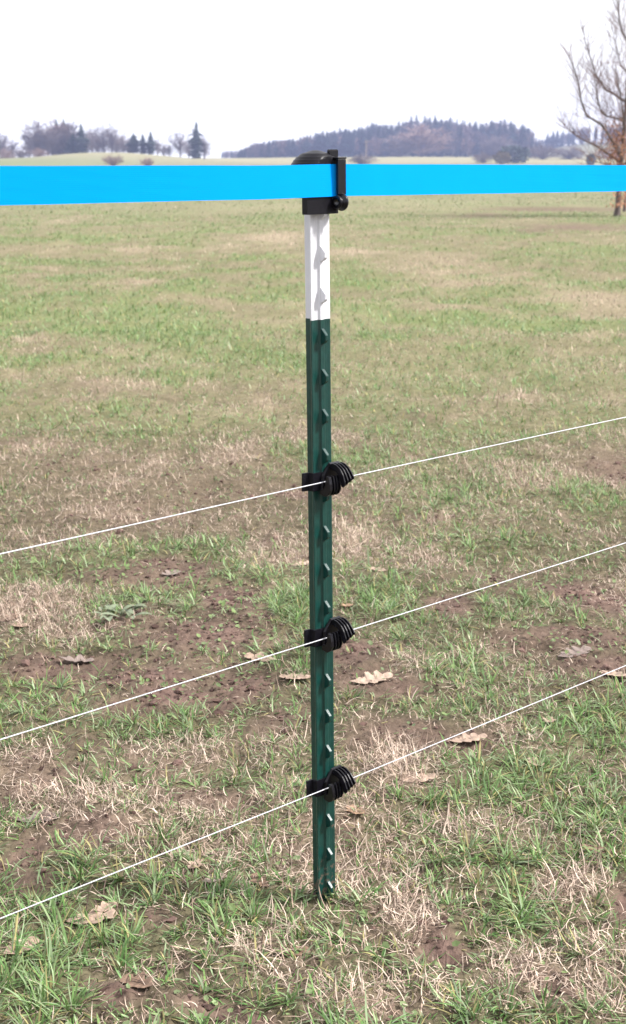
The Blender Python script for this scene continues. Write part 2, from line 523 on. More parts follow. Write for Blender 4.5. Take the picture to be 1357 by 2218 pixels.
def build_ground():
    rr = np.concatenate([[0.4, 0.8, 1.15], np.geomspace(1.3, 6.5, 340), np.geomspace(6.65, 60, 110), np.geomspace(63, 1290, 90)])
    aa = np.concatenate([np.linspace(-180, -40, 24)[:-1], np.linspace(-40, -26, 22)[:-1], np.linspace(-26, 26, 360), np.linspace(26, 40, 22)[1:], np.linspace(40, 180, 24)[1:-1]])
    R, A = np.meshgrid(rr, np.radians(aa), indexing='ij')
    X, Y = R * np.sin(A), R * np.cos(A)
    x, y = X.ravel(), Y.ravel()
    z = ground_z(x, y)
    s, dr, g = cover(x, np.maximum(y, .5))
    fn = fbm(x * 14, y * 14, 61)[:, None]
    n3 = fbm(x * .9, y * .6, 63)[:, None]
    soil = np.array([.120, .077, .065]) * (.6 + .8 * fn)
    litter = np.array([.178, .160, .090]) * (.75 + .5 * fn)
    turf = np.array([.118, .150, .055]) * (.8 + .4 * n3)
    dryc = np.array([.30, .235, .17])
    mixl = .28 + .5 * smooth(3, 8, y)[:, None]
    shaded_humus = np.array([.054, .039, .031]) * (.6 + .8 * fn)  # dark humus under the grass, deepened to paint in shade between blades
    c = shaded_humus * (1 - mixl) + litter * mixl
    gk = g[:, None] * (.25 + .5 * smooth(3.5, 9, y)[:, None])
    c = c * (1 - gk) + turf * gk
    c = c * (1 - dr[:, None] * .6) + dryc * dr[:, None] * .6
    c = c * (1 - s[:, None] * .9) + soil * s[:, None] * .9
    farc = np.array([.172, .168, .095]) * (.8 + .4 * n3) * (.85 + .3 * fbm(x * .05, y * .02, 66)[:, None])
    ff = (smooth(14, 45, np.hypot(x, y)) * (1 - .75 * s))[:, None]
    ff = np.maximum(ff, smooth(70, 110, np.hypot(x, y))[:, None])
    c = c * (1 - ff) + farc * ff
    # pale dry hill on the left, green strip before it
    hill = np.exp(-((x + 76) / 40) ** 2 - ((y - Y_L) / 60) ** 2)[:, None]
    c = c * (1 - .8 * hill) + np.array([.26, .235, .13]) * .8 * hill
    grn = (np.exp(-((x + 95) / 45) ** 2 - ((y - 400) / 50) ** 2) * .8)[:, None]
    c = c * (1 - grn) + np.array([.13, .16, .06]) * grn
    yel = (smooth(520, 600, y) * (1 - smooth(800, 860, y)) * (x > -60) * .7)[:, None]
    c = c * (1 - yel) + np.array([.27, .24, .13]) * yel
    nr, na = len(rr), len(aa)
    V = np.column_stack([x, y, z])
    i, j = np.meshgrid(np.arange(nr - 1), np.arange(na), indexing='ij')
    a = (i * na + j).ravel(); b = (i * na + (j + 1) % na).ravel()
    a2 = a + na; b2 = b + na
    T = np.concatenate([np.column_stack([a, a2, b2]), np.column_stack([a, b2, b])])
    V = np.vstack([V, [[0, 0, 0]]])
    c = np.vstack([c, c[:1]])
    k = np.arange(na)
    T = np.vstack([T, np.column_stack([np.full(na, len(V) - 1), k, (k + 1) % na])])
    o = tri_obj('ground', V, T, M_ground, colors=c, smooth_shade=True)
    tag(o, 'rough meadow ground of brown soil and worn turf', None, kind='structure')
    return o


build_ground()

# ------------------------------------------------------------------ fence post
FENCE = rad(46.5)                         # fence runs away to the right, measured from the view direction
U = Vector((math.sin(FENCE), math.cos(FENCE), 0))
N = Vector((math.cos(FENCE), -math.sin(FENCE), 0))
FOOT = Vector((0.0208, 1.842, 0.0))
LEAN = Matrix.Rotation(-0.0122, 4, 'Y') @ Matrix.Rotation(0.002, 4, 'X')
POST_M = Matrix.Translation(FOOT) @ LEAN @ Matrix.Rotation(math.pi / 2 - FENCE, 4, 'Z')   # local x = along fence, -y = stud side


def post_point(u, n, z):
    return POST_M @ Vector((u, -n, z))


def add_post():
    root = empty('fence_post', matrix=POST_M)
    tag(root, 'studded steel fence post, dark green with white painted top, upright in the meadow', 'fence post')
    mm = 0.001
    prof = [(-17, .1), (-17.4, -1.4), (-16.6, -2.8), (-4, -3.8), (-2.2, -6), (-1.7, -27.6), (0, -28.4), (1.7, -27.6), (2.2, -6), (4, -3.8), (16.6, -2.8),
            (17.4, -1.4), (17, .1), (15.5, .2), (11.5, -.6), (7.5, -.8), (4.6, -.2), (3.6, 1.2), (2.9, 2.6), (-2.9, 2.6), (-3.6, 1.2), (-4.6, -.2), (-7.5, -.8), (-11.5, -.6), (-15.5, .2)]
    pts = [(a * mm, -b * mm) for a, b in prof]
    bm = bmesh.new(); prism(bm, pts, 'z', -0.35, 0.8535)
    o = bm_obj('shaft', bm, M_green, root)
    o['label'] = 'dark green painted length of the post'
    bm = bmesh.new(); prism(bm, pts, 'z', 0.8535, 1.035)
    o = bm_obj('painted_top', bm, M_white, root)
    o['label'] = 'white painted upper end of the post'
    sp = [(2.4, 11.5), (4.0, 10.6), (11.2, 3.6), (11.6, 2.4), (11.2, -3.8), (9.0, -6.6), (2.4, -10)]

    def stud_mesh(name, mat):
        b = bmesh.new(); prism(b, [(-a * mm, c * mm) for a, c in sp], 'x', -0.0026, 0.0026, 0.0007)
        o = bm_obj(name, b, mat, root)
        return o
    zs = [CAM_H - 0.0685 - 0.054 * k for k in range(-0, 19)]
    first = {}
    for k, z in enumerate(zs):
        m = M_white if z > 0.8535 else M_stud
        key = m.name
        if key not in first:
            o = first[key] = stud_mesh('stud', m)
        else:
            o = first[key].copy(); link(o, root)
            o.name = 'stud'
        o.location = (0, 0, z + 0.006)
    return root


add_post()

# ------------------------------------------------------------------ wire insulators
WIRE_N = 0.0135
INS = [(0.6365, 'upper'), (0.4135, 'middle'), (0.1865, 'lower')]
INS_LABEL = ['black ribbed plastic claw insulator on the post, topmost of the three holding white wires',
             'black ribbed plastic claw insulator on the post, middle one of the three holding white wires',
             'black ribbed plastic claw insulator on the post, nearest the ground of the three']


def build_insulator(proto=None, z=0, label=''):
    tilt_ = Matrix.Rotation(math.sin(z * 31) * .035, 4, 'Y')
    root = empty('wire_insulator', matrix=POST_M @ Matrix.Translation((0, 0, z)) @ tilt_)
    tag(root, label, 'insulator', 'claw insulators clipped to the post')
    if proto:
        for ch in proto.children:
            c = ch.copy(); link(c, root); c.name = ch.name.split('.')[0]
            for g_ in ch.children:
                e_ = g_.copy(); link(e_, c); e_.name = 'rib'
        return root
    mm = 0.001

    def P(l): return [(-a * mm, b * mm) for a, b in l]
    # strap across the flange, hooked round its edge, with a lip on the near side
    b = bmesh.new()
    strap = [(-30, -9.6), (-30, -7.2), (-21, -6.0), (-19.6, 2.2), (-4.6, 3.6), (-3.6, 5.2), (20, 5.2), (20, 3.0), (3.8, 3.0), (3.4, 3.2), (-3.0, 3.2),
             (-4.4, 1.2), (-17.8, .4), (-18.6, -8.6)]
    prism(b, [(x * mm, -y * mm) for x, y in strap], 'z', -0.014, 0.011)
    bm_obj('mounting_strap', b, M_black_dull, root)
    # base plate behind the claws
    b = bmesh.new()
    pl = [(-9, -17), (14, -17), (24, -5), (29, 12), (25, 23), (6, 23), (-7, 7)]
    v0 = [b.verts.new((x * mm, -5.0 * mm, zz * mm)) for x, zz in pl]
    v1 = [b.verts.new(((x * .95 + .5) * mm, -8.6 * mm, (zz * .95) * mm)) for x, zz in pl]
    n = len(pl)
    for i in range(n): b.faces.new((v0[i], v0[(i + 1) % n], v1[(i + 1) % n], v1[i]))
    b.faces.new(v0[::-1]); b.faces.new(v1)
    bm_obj('base_plate', b, M_black, root)
    up = [(7, 15), (7, 20), (12, 23), (19, 22), (27, 17.5), (33, 9.5), (37, 1), (37, -4), (33, -7.5), (30.5, -6), (28.5, 1), (23.5, 9.5), (16, 15)]
    lo = [(7, -18), (7, -11), (13, -10), (16.5, -5), (17.5, 3), (19, 8.5), (23.5, 8), (26, -2), (26.5, -10), (23.5, -16.5), (17.5, -20), (12, -19.5)]

    def claw(name, poly, us, core_in, capfirst, lift):
        cn = np.mean(np.array(poly), axis=0)
        core = [tuple(cn + (np.array(q) - cn) * core_in) for q in poly]
        k = bmesh.new()
        prism(k, P(core), 'x', us[0] * mm, us[-1] * mm)
        core_o = bm_obj(name, k, M_black_dull, root)
        for i, u in enumerate(us):
            f = bmesh.new()
            th = 1.0 if not (capfirst and i == 0) else 2.6
            pp = [(a_, b_ + lift * i * max(0, (14 - b_) / 20)) for a_, b_ in poly]
            prism(f, P(pp), 'x', (u - th) * mm, (u + th) * mm, 0.0005)
            bm_obj('rib', f, M_black, core_o)
    claw('upper_claw', up, [7, 12.5, 18, 23.5], .70, False, 2.6)
    claw('lower_claw', lo, [-9, -2, 3.5, 9], .70, True, 0)
    return root


proto = build_insulator(z=INS[0][0], label=INS_LABEL[0])
for k in (1, 2):
    build_insulator(proto, INS[k][0], INS_LABEL[k])

# ------------------------------------------------------------------ wires
WL = ['white wire strung through the topmost claw insulator, below the blue tape',
      'white wire strung through the middle claw insulator',
      'white wire nearest the ground, strung through the bottom claw insulator']


def tube(path, r, n=8):
    V, T = [], []
    path = [Vector(q) for q in path]
    for i, q in enumerate(path):
        tdir = (path[min(i + 1, len(path) - 1)] - path[max(i - 1, 0)]).normalized()
        s = tdir.cross(Vector((0, 0, 1))).normalized()
        u2 = s.cross(tdir)
        for k in range(n):
            a = 2 * math.pi * k / n
            V.append(q + (s * math.cos(a) + u2 * math.sin(a)) * r)
    for i in range(len(path) - 1):
        for k in range(n):
            a, b = i * n + k, i * n + (k + 1) % n
            T += [(a, b, b + n), (a, b + n, a + n)]
    return np.array([tuple(v) for v in V]), np.array(T)


for (z, _), lab, aL, aR in zip(INS, WL, (45.4, 47.2, 48.0), (46.3, 46.6, 47.1)):
    c = post_point(0, WIRE_N, z)
    pts = []
    for s in np.concatenate([np.linspace(-4.5, -.1, 24), [-.02, 0, .02], np.linspace(.1, 12, 40)]):
        az_ = rad(aL if s < 0 else aR)
        q = c + Vector((math.sin(az_), math.cos(az_), 0)) * float(s)
        q.z += 0.0005 * min(abs(s), 3) * math.sin(s * 7 + z * 20)
        pts.append(q)
    V, T = tube(pts, 0.00076, 7)
    o = tri_obj('fence_wire', V, T, M_wire, smooth_shade=True)
    tag(o, lab, 'wire', 'white fence wires')

# ------------------------------------------------------------------ cap insulator and tape
TAPE_TOP = CAM_H - 0.0025
TAPE_N = 0.0150


def add_cap():
    root = empty('post_cap', matrix=POST_M)
    tag(root, 'black plastic cap with domed top on the fence post, clamping the blue tape', 'post cap')
    z_top = CAM_H + 0.0155
    # dome of stacked shallow steps
    b = bmesh.new()
    prof = []
    R, Hh, n = 0.0350, 0.030, 8
    for k in range(n):
        a0, a1 = k / n, (k + 1) / n
        r0 = R * math.sqrt(max(0, 1 - a0 * a0)); r1 = R * math.sqrt(max(0, 1 - a1 * a1))
        prof += [(r0, z_top - Hh + Hh * a0), (r0 * .35 + r1 * .65, z_top - Hh + Hh * (a0 * .12 + a1 * .88)), (r1 + .0001, z_top - Hh + Hh * a1 - .0002)]
    prof[-1] = (0.0009, z_top)
    rings = lathe(b, prof, 48, (0.005, 0.012, 0))
    for v in b.verts:
        v.co.y = max(v.co.y, -0.0125)
    b.faces.new(rings[0][::-1]); b.faces.new(rings[-1])
    bm_obj('dome', b, M_black_dull, root)
    # sleeve over the post end and the flat plate the tape lies on
    b = bmesh.new()
    box(b, -0.0185, 0.0185, -0.0020, 0.030, z_top - 0.060, z_top - 0.0302)
    bm_obj('sleeve', b, M_black_dull, root)
    b = bmesh.new()
    box(b, -0.034, 0.0165, -0.0130, -0.0030, z_top - 0.0800, z_top - 0.0306)
    o = bm_obj('tape_plate', b, M_black_dull, root)
    b = bmesh.new()
    box(b, 0.0170, 0.0215, -0.0125, -0.0035, z_top - 0.0800, z_top - 0.066)
    bm_obj('side_lug', b, M_black, root)
    # latch strap in front of the tape, hooked over the top
    b = bmesh.new()
    n0, n1 = 0.0175, 0.0212
    yb = -0.0125
    box(b, 0.0135, 0.0275, -n1, -n0, z_top - 0.056, z_top - 0.0115, .0009)
    strap_o = bm_obj('latch_strap', b, M_black, root)
    b = bmesh.new()
    box(b, 0.0128, 0.0282, -n1 - .0006, yb + 0.004, z_top - 0.0114, z_top - 0.0088, .0008)
    box(b, 0.0110, 0.0262, yb + 0.0042, yb + 0.0090, z_top - 0.0240, z_top + 0.0008, .0014)
    bm_obj('latch_hook', b, M_black, strap_o)
    # hinge eye
    b = bmesh.new()
    R0 = .0108
    prof = [(.0045, 0.0), (.0072, 0.0), (.0086, .0008), (.0088, .0026), (.0066, .0044), (.0066, .0066), (R0, .0086), (R0 + .0006, .0098), (R0, .0122), (.0070, .0130), (.0045, .0130), (.0045, 0.0)]
    lathe(b, prof, 32, (0.0098, -0.0205, z_top - 0.0655), axis='x')
    bm_obj('hinge_eye', b, M_black, root, smooth_shade=True)
    return root


add_cap()


def add_tape():
    prof = []
    ss = np.concatenate([np.linspace(-4.5, -.2, 40), np.linspace(-.17, .17, 24), np.linspace(.2, 12, 70)])
    c = post_point(0, TAPE_N, TAPE_TOP)
    V, T = [], []
    H_, TH = 0.0405, 0.0009
    for s in ss:
        sag = -0.006 * (min(abs(s), 1.2) / 1.2) ** 1.5 * (.55 if s > 0 else 1)
        wob = 0.0006 * math.sin(s * 9) + 0.0004 * math.sin(s * 23 + 1)
        tw = 0.0016 * math.sin(s * 3.1 + .6)
        # pressed against the plate next to the latch
        pinch = -0.0012 * math.exp(-((s - .02) / .03) ** 2)
        base = c + U * float(s)
        for kz in (0, .33, .66, 1):
            off = N * float(pinch + tw * (kz - .5) * 2) + Vector((0, 0, sag + wob - H_ * kz))
            V.append(base + off + N * (TH / 2)); V.append(base + off - N * (TH / 2))
    V = np.array([tuple(v) for v in V])
    n = len(ss)
    for i in range(n - 1):
        a, b = i * 8, (i + 1) * 8
        loop = [0, 2, 4, 6, 7, 5, 3, 1]
        for k in range(8):
            p0, p1 = loop[k], loop[(k + 1) % 8]
            T += [(a + p0, b + p0, b + p1), (a + p0, b + p1, a + p1)]
    o = tri_obj('fence_tape', V, np.array(T), M_tape)
    tag(o, 'bright blue flat fence tape stretched across the picture through the black cap', 'fence tape')
    return o


add_tape()

# ------------------------------------------------------------------ grass
def blades(pos, az, tilt, bend, L, W, colr, nseg, curl=None, tipc=None):
    n = len(pos)
    K = nseg
    m = 2 * K + 1
    V = np.zeros((n, m, 3), np.float32)
    C = np.zeros((n, m, 3), np.float32)
    p = pos.copy()
    curl = np.zeros(n) if curl is None else curl
    for k in range(K + 1):
        t = k / K
        ang = tilt + bend * t
        a = az + curl * t
        dr = np.column_stack([np.sin(ang) * np.cos(a), np.sin(ang) * np.sin(a), np.cos(ang)])
        side = np.column_stack([-np.sin(a), np.cos(a), np.zeros(n)])
        if k > 0:
            p = p + dr * (L / K)[:, None]
            p[:, 2] = np.maximum(p[:, 2], pos[:, 2] + .0015)
        cc = colr if tipc is None else colr * (1 - t ** 2) + tipc * t ** 2
        if k < K:
            wd = (W * .5 * (0.75 + .5 * t if t < .5 else 1.0 - 1.1 * (t - .5)))[:, None]
            V[:, 2 * k] = p - side * wd
            V[:, 2 * k + 1] = p + side * wd
            C[:, 2 * k] = cc; C[:, 2 * k + 1] = cc
        else:
            V[:, 2 * K] = p
            C[:, 2 * K] = cc
    tr = []
    for k in range(K - 1):
        a = 2 * k
        tr += [(a, a + 1, a + 3), (a, a + 3, a + 2)]
    tr.append((2 * K - 2, 2 * K - 1, 2 * K))
    tr = np.array(tr)
    T = (np.arange(n)[:, None, None] * m + tr[None]).reshape(-1, 3)
    return V.reshape(-1, 3), T, C.reshape(-1, 3)


def scatter(y0, y1, dens):
    """random ground points in the strip the picture can see, with a margin on both sides"""
    hw = lambda y: .25 * y + .6
    area_n = int(dens * (y1 - y0) * (hw(y0) + hw(y1)))
    y = rng.uniform(y0, y1, area_n * 2)
    keep = rng.uniform(0, hw(y1), len(y)) < hw(y)
    y = y[keep][:area_n]
    x = rng.uniform(-1, 1, len(y)) * hw(y)
    return x, y


G_parts, S_parts = [], []


def join(parts):
    V, T, C, off = [], [], [], 0
    for v, t_, c in parts:
        V.append(v); T.append(t_ + off); C.append(c); off += len(v)
    return np.vstack(V), np.vstack(T), np.vstack(C)


BANDS = [(1.15, 2.2, 15000, 4, 1.0), (2.2, 3.4, 12500, 3, 1.0), (3.4, 5.5, 6500, 3, 1.15), (5.5, 9, 2700, 2, 1.5), (9, 16, 850, 2, 2.2), (16, 30, 260, 2, 3.5), (30, 70, 42, 2, 6.5)]
for y0, y1, dens, nseg, wsc in BANDS:
    # --- living grass, gathered in tufts
    x, y = scatter(y0, y1, dens * (1.8 if y0 < 5 else 1.5))
    n = len(x)
    # pull part of the blades towards tuft centres
    cell = 0.055 * (1 + (wsc - 1) * .5)
    ix, iy = np.floor(x / cell), np.floor(y / cell)
    cxx = (ix + .2 + .6 * _hash(ix, iy, 91)) * cell; cyy = (iy + .2 + .6 * _hash(ix, iy, 92)) * cell
    pull = np.where(rng.uniform(size=n) < .65, rng.uniform(.5, .9, n), 0)
    ox, oy = x - cxx, y - cyy
    x, y = x - ox * pull, y - oy * pull
    s, dr, g = cover(x, y)
    tuft = _hash(ix, iy, 95)
    prob = np.clip((.26 + (1.05 - .15 * min(1, y0 / 8)) * g + .3 * (tuft - .5)) * (1 - .75 * dr) - .75 * s, 0.02, 1)
    k = rng.uniform(size=n) < prob
    x, y, s, dr, g, tuft, ox, oy = [q[k] for q in (x, y, s, dr, g, tuft, ox, oy)]
    n = len(x)
    z = ground_z(x, y)
    az = np.where(rng.uniform(size=n) < .6, np.arctan2(oy, ox) + rng.normal(0, .6, n), rng.uniform(0, 2 * np.pi, n))
    L = rng.uniform(.014, .050, n) * (.55 + .75 * g) * (.7 + .6 * tuft) * (1 + .12 * (wsc - 1))
    W = rng.uniform(.0012, .0029, n) * wsc
    wide = rng.uniform(size=n) < .12
    W = np.where(wide, W * 1.5, W)
    tilt = rng.uniform(.2, 1.3, n); bend = rng.uniform(.0, 1.3, n)
    hue = rng.uniform(size=(n, 1)); br = rng.uniform(.5, 1.4, (n, 1))
    gr1 = np.array([.078, .180, .044]); gr2 = np.array([.155, .250, .080]); gr3 = np.array([.270, .345, .200])
    c = np.where(hue < .5, gr1 + (gr2 - gr1) * hue * 2, gr2 + (gr3 - gr2) * (hue - .5) * 2)
    yl = (rng.uniform(size=(n, 1)) < .13)
    c = np.where(yl, np.array([.31, .275, .12]), c) * br
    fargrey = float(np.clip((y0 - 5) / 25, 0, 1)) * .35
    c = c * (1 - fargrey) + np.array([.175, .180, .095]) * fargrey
    tip = c * .75 + np.array([.28, .24, .14]) * .25 * (rng.uniform(size=(n, 1)) < .5) + c * .25 * 0
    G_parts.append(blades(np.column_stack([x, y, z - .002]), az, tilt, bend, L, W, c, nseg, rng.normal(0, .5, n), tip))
    # --- dry straw and thatch lying about
    x, y = scatter(y0, y1, dens * (3.3 if y0 < 4 else 2.2 if y0 < 9 else 1.3))
    s, dr, g = cover(x, y)
    n = len(x)
    prob = np.clip(.32 + .8 * dr - .5 * s - .32 * g - .06 * min(1, y0 / 6), 0.06, 1)
    k = rng.uniform(size=n) < prob
    x, y, s, dr, g = [q[k] for q in (x, y, s, dr, g)]
    n = len(x)
    z = ground_z(x, y) + rng.uniform(0, .008, n) * (.3 + dr)
    az = rng.uniform(0, 2 * np.pi, n)
    L = (.010 - .004 * s + .045 * (1 - .55 * s) * rng.uniform(size=n) ** 1.8) * (1 + .12 * (wsc - 1)) * (.8 + .4 * dr)
    W = rng.uniform(.0007, .0019, n) * wsc
    tilt = rng.uniform(.6, 1.5, n); bend = rng.uniform(-1.0, 1.2, n)
    kind = rng.uniform(size=(n, 1)); br = rng.uniform(.5, 1.3, (n, 1))
    c1 = np.array([.58, .465, .375]); c2 = np.array([.36, .262, .205]); c3 = np.array([.135, .088, .072])
    c = np.where(kind < (.36 - .12 * min(1, y0 / 6)) + .35 * dr[:, None], c1, np.where(kind < (.72 - .14 * min(1, y0 / 6)) + .2 * dr[:, None], c2, c3)) * br
    S_parts.append(blades(np.column_stack([x, y, z + .001]), az, tilt, bend, L, W, c, nseg, rng.normal(0, 1.5, n)))

V, T, C = join(G_parts)
tag(tri_obj('green_grass', V, T, M_grass, colors=C), 'short green grass blades growing in tufts over the meadow', 'grass', kind='stuff')
V, T, C = join(S_parts)
tag(tri_obj('dry_grass', V, T, M_straw, colors=C), 'pale dry grass stalks matted over the meadow', 'dry grass', kind='stuff')


# small weed leaves (clover size) near the camera
def weed_leaves():
    x, y = scatter(1.2, 4.5, 2600)
    s, dr, g = cover(x, y)
    k = rng.uniform(size=len(x)) < np.clip(.15 + .5 * s, 0, 1) * (fbm(x * 4, y * 4, 77) > .5)
    x, y = x[k], y[k]
    n = len(x)
    z = ground_z(x, y) + rng.uniform(.003, .014, n)
    r = rng.uniform(.0028, .0065, n)
    az = rng.uniform(0, 2 * np.pi, n)
    V = np.zeros((n, 6, 3)); K = 5
    tx, ty = rng.normal(0, .35, n), rng.normal(0, .35, n)
    V[:, 0] = np.column_stack([x, y, z - .001])
    for k in range(K):
        a = az + 2 * np.pi * k / K
        rr = r * (1.25 if k == 0 else .9)
        dx, dy = rr * np.cos(a), rr * np.sin(a)
        V[:, k + 1] = np.column_stack([x + dx, y + dy, z + dx * tx + dy * ty])
    tr = np.array([(0, k + 1, (k + 1) % K + 1) for k in range(K)])
    T = (np.arange(n)[:, None, None] * 6 + tr[None]).reshape(-1, 3)
    c = np.array([.12, .17, .06]) * rng.uniform(.6, 1.4, (n, 1)) + np.array([.06, .06, .05]) * rng.uniform(0, 1, (n, 1))
    C = np.repeat(c[:, None], 6, 1).reshape(-1, 3)
    tag(tri_obj('weed_seedlings', V.reshape(-1, 3), T, M_grass, colors=C), 'tiny round green weed leaves on the bare soil', 'weeds', kind='stuff')


weed_leaves()


def clods():
    ico = bmesh.new(); bmesh.ops.create_icosphere(ico, subdivisions=1, radius=1)
    bv = np.array([v.co[:] for v in ico.verts]); bt = np.array([[v.index for v in f.verts] for f in ico.faces]); ico.free()
    x, y = scatter(1.2, 5.0, 4200)
    s, dr, g = cover(x, y)
    k = rng.uniform(size=len(x)) < np.clip(s * 1.1 - .12, 0, 1)
    x, y = x[k], y[k]; n = len(x)
    r = rng.gamma(1.3, .0014, n) + .0009
    r = np.minimum(r, .012)
    z = ground_z(x, y) + r * .25
    V = bv[None] * r[:, None, None] * rng.uniform(.5, 1.3, (n, len(bv), 1)) * np.array([1.15, 1.15, .8])
    V = V + np.column_stack([x, y, z])[:, None]
    T = (np.arange(n)[:, None, None] * len(bv) + bt[None]).reshape(-1, 3)
    c = np.array([.108, .069, .058]) * rng.uniform(.6, 1.35, (n, 1))
    C = np.repeat(c[:, None], len(bv), 1).reshape(-1, 3)
    tag(tri_obj('soil_crumbs', V.reshape(-1, 3), T, M_clod, colors=C), 'crumbly brown clods of soil in the bare patches', 'soil', kind='stuff')


clods()


# ------------------------------------------------------------------ fallen leaves
def oak_outline(n_lobes, r):
    pts = []
    for side in (1, -1):
        half = []
        for k in range(n_lobes):
            t0 = (k + .15) / n_lobes; t1 = (k + .6) / n_lobes; t2 = (k + .98) / n_lobes
            wid = math.sin(math.pi * min(1, (k + .9) / (n_lobes + .5))) * .36 + .05
            half += [(t0, wid * .62), (t1 - .06, wid * r.uniform(.8, 1.05)), (t1 + .05, wid * r.uniform(.85, 1.1)), (t2, wid * .66)]
        pts.append(half)
    left = pts[0] + [(1.03, 0.03)]
    right = [(a, -b) for a, b in pts[1]]
    return left, right


def leaf(name, px, py, size, yaw, label, c, curl=.5, lobes=4, narrow=1.0, flip=1):
    r = random.Random(int(px * 13 + py))
    gx, gy = on_ground(px, py)
    L, R = oak_outline(lobes, r)
    V, C, T = [], [], []
    nrow = len(R)
    tiltx, tilty = r.uniform(-.25, .25), r.uniform(-.2, .2)

    def put(a, b, dark=1.0):
        xx = (a - .5) * size; yy = b * size * narrow
        zz = flip * curl * (yy / size) ** 2 * size * 1.0 + curl * .35 * size * (a - .5) ** 2 + .012 * size * math.sin(a * 23 + b * 19)
        zz += xx * tiltx * .5 + yy * tilty * .5
        V.append((xx, yy, zz)); C.append(np.array(c) * dark * r.uniform(.85, 1.15))
        return len(V) - 1
    mid = []; lf = []; rt = []
    for k in range(nrow):
        a = L[k][0]
        mid.append(put(a, 0, .8)); lf.append(put(L[k][0], L[k][1])); rt.append(put(R[k][0], R[k][1]))
    for k in range(nrow - 1):
        T += [(mid[k], mid[k + 1], lf[k + 1]), (mid[k], lf[k + 1], lf[k]), (mid[k], rt[k + 1], mid[k + 1]), (mid[k], rt[k], rt[k + 1])]
    tip = put(1.04, 0)
    T += [(mid[-1], tip, lf[-1]), (mid[-1], rt[-1], tip)]
    st0 = put(-.22, .012, .7); st1 = put(-.22, -.012, .7)
    T += [(st0, mid[0], lf[0]), (st1, rt[0], mid[0]), (st0, st1, mid[0])]
    V = np.array(V)
    # give it thickness
    th = .0006
    n = len(V)
    V2 = V.copy(); V2[:, 2] -= th
    T = np.array(T)
    T = np.vstack([T, T[:, ::-1] + n])
    V = np.vstack([V, V2])
    C = np.array(C); C = np.vstack([C, C * .9])
    o = tri_obj(name, V, T, M_leaf, colors=C)
    ca, sa = math.cos(yaw), math.sin(yaw)
    wx, wy = gx + V[:, 0] * ca - V[:, 1] * sa, gy + V[:, 0] * sa + V[:, 1] * ca
    need = float(np.percentile(ground_z(wx, wy) - V[:, 2], 70))
    o.location = (gx, gy, need + .004)
    o.rotation_euler = (0, 0, yaw)
    tag(o, label, 'leaf', 'dry leaves fallen on the meadow')
    return o


TAN, PALE, GREYB, BRN, ORG = (.40, .29, .22), (.46, .34, .26), (.24, .185, .16), (.20, .13, .09), (.38, .25, .16)
LEAVES = [
    (812, 1478, .075, .3, 'large pale tan oak leaf on bare soil right of the post', PALE, .5, 4),
    (640, 1478, .065, 2.9, 'pinkish oak leaf on the soil just left of the post, under the middle wire', TAN, .4, 4),
    (560, 1432, .060, 2.8, 'dry leaf touching the middle wire left of the post', TAN, .4, 3),
    (372, 1243, .055, .9, 'grey brown upright leaf in the grass left, between top and middle wires', GREYB, .8, 3),
    (22, 1330, .060, .4, 'tan oak leaf at the left picture edge above a second leaf', TAN, .5, 4),
    (44, 1352, .050, 2.4, 'small tan leaf near the left edge, below the larger tan leaf', TAN, .5, 3),
    (172, 1424, .062, .2, 'curled grey leaf arching over soil left, above the middle wire', GREYB, .9, 3),
    (1248, 1426, .070, .5, 'dark grey lobed leaf on soil right, just above the bottom wire', GREYB, .5, 4),
    (1328, 1474, .060, 2.4, 'pale oak leaf near the right edge just below the bottom wire', TAN, .5, 4),
    (1190, 1565, .032, 1.3, 'tiny tan leaf standing in green grass on the right', TAN, .8, 3),
    (1018, 1605, .062, .1, 'pale oak leaf under the bottom wire right of the post', TAN, .35, 4),
    (770, 1765, .042, 2.0, 'light orange leaf in grass close to the right of the post base', ORG, .6, 3),
    (1315, 1845, .075, 2.75, 'long narrow brown curled leaf near the lower right edge', BRN, .7, 4),
    (90, 1765, .066, .3, 'greyish lobed leaf on dry straw at left above the bottom wire', GREYB, .4, 4),
    (205, 1988, .062, .2, 'tan leaf lying in grass lower left, below the bottom wire', TAN, .4, 3),
    (232, 1963, .035, .8, 'small tan leaf just behind the tan leaf lower left', TAN, .6, 3),
    (425, 1880, .034, 1.2, 'pale leaf scrap in grass below the bottom wire, centre left', TAN, .6, 3),
    (468, 1908, .036, .7, 'grey leaf scrap pointing right below the bottom wire, centre left', GREYB, .6, 3),
    (562, 1908, .034, 2.2, 'reddish leaf in grass left of the post foot', BRN, .6, 3),
    (296, 2137, .044, 2.6, 'brown leaf half covered by grass at the bottom left', BRN, .6, 3),
    (655, 1232, .042, .4, 'pale leaf beside the green post below the topmost insulator, left side', PALE, .5, 3),
    (818, 1244, .040, 2.6, 'small pale leaf behind the green tuft right of the post', TAN, .5, 3),
    (752, 1326, .036, 1.0, 'small rust brown leaf standing beside the middle insulator', ORG, .9, 3),
    (50, 2052, .048, .9, 'tan leaf at the lower left edge below the end of the bottom wire', TAN, .6, 3),
    (640, 2068, .040, .3, 'brown leaf in grass straight below the post foot', BRN, .5, 3),
    (912, 1690, .055, .1, 'whitish flat leaf in dry straw right of the bottom insulator', PALE, .3, 3),
    (1160, 1660, .040, 1.8, 'slim tan leaf upright in the long green grass at right', TAN, .8, 3),
]
for px, py, sz, yaw, lab, c, cu, lo in LEAVES:
    if sz:
        leaf('fallen_leaf', px, py, sz, yaw, lab, c, cu, lo, narrow=.45 if 'narrow' in lab else 1.0)


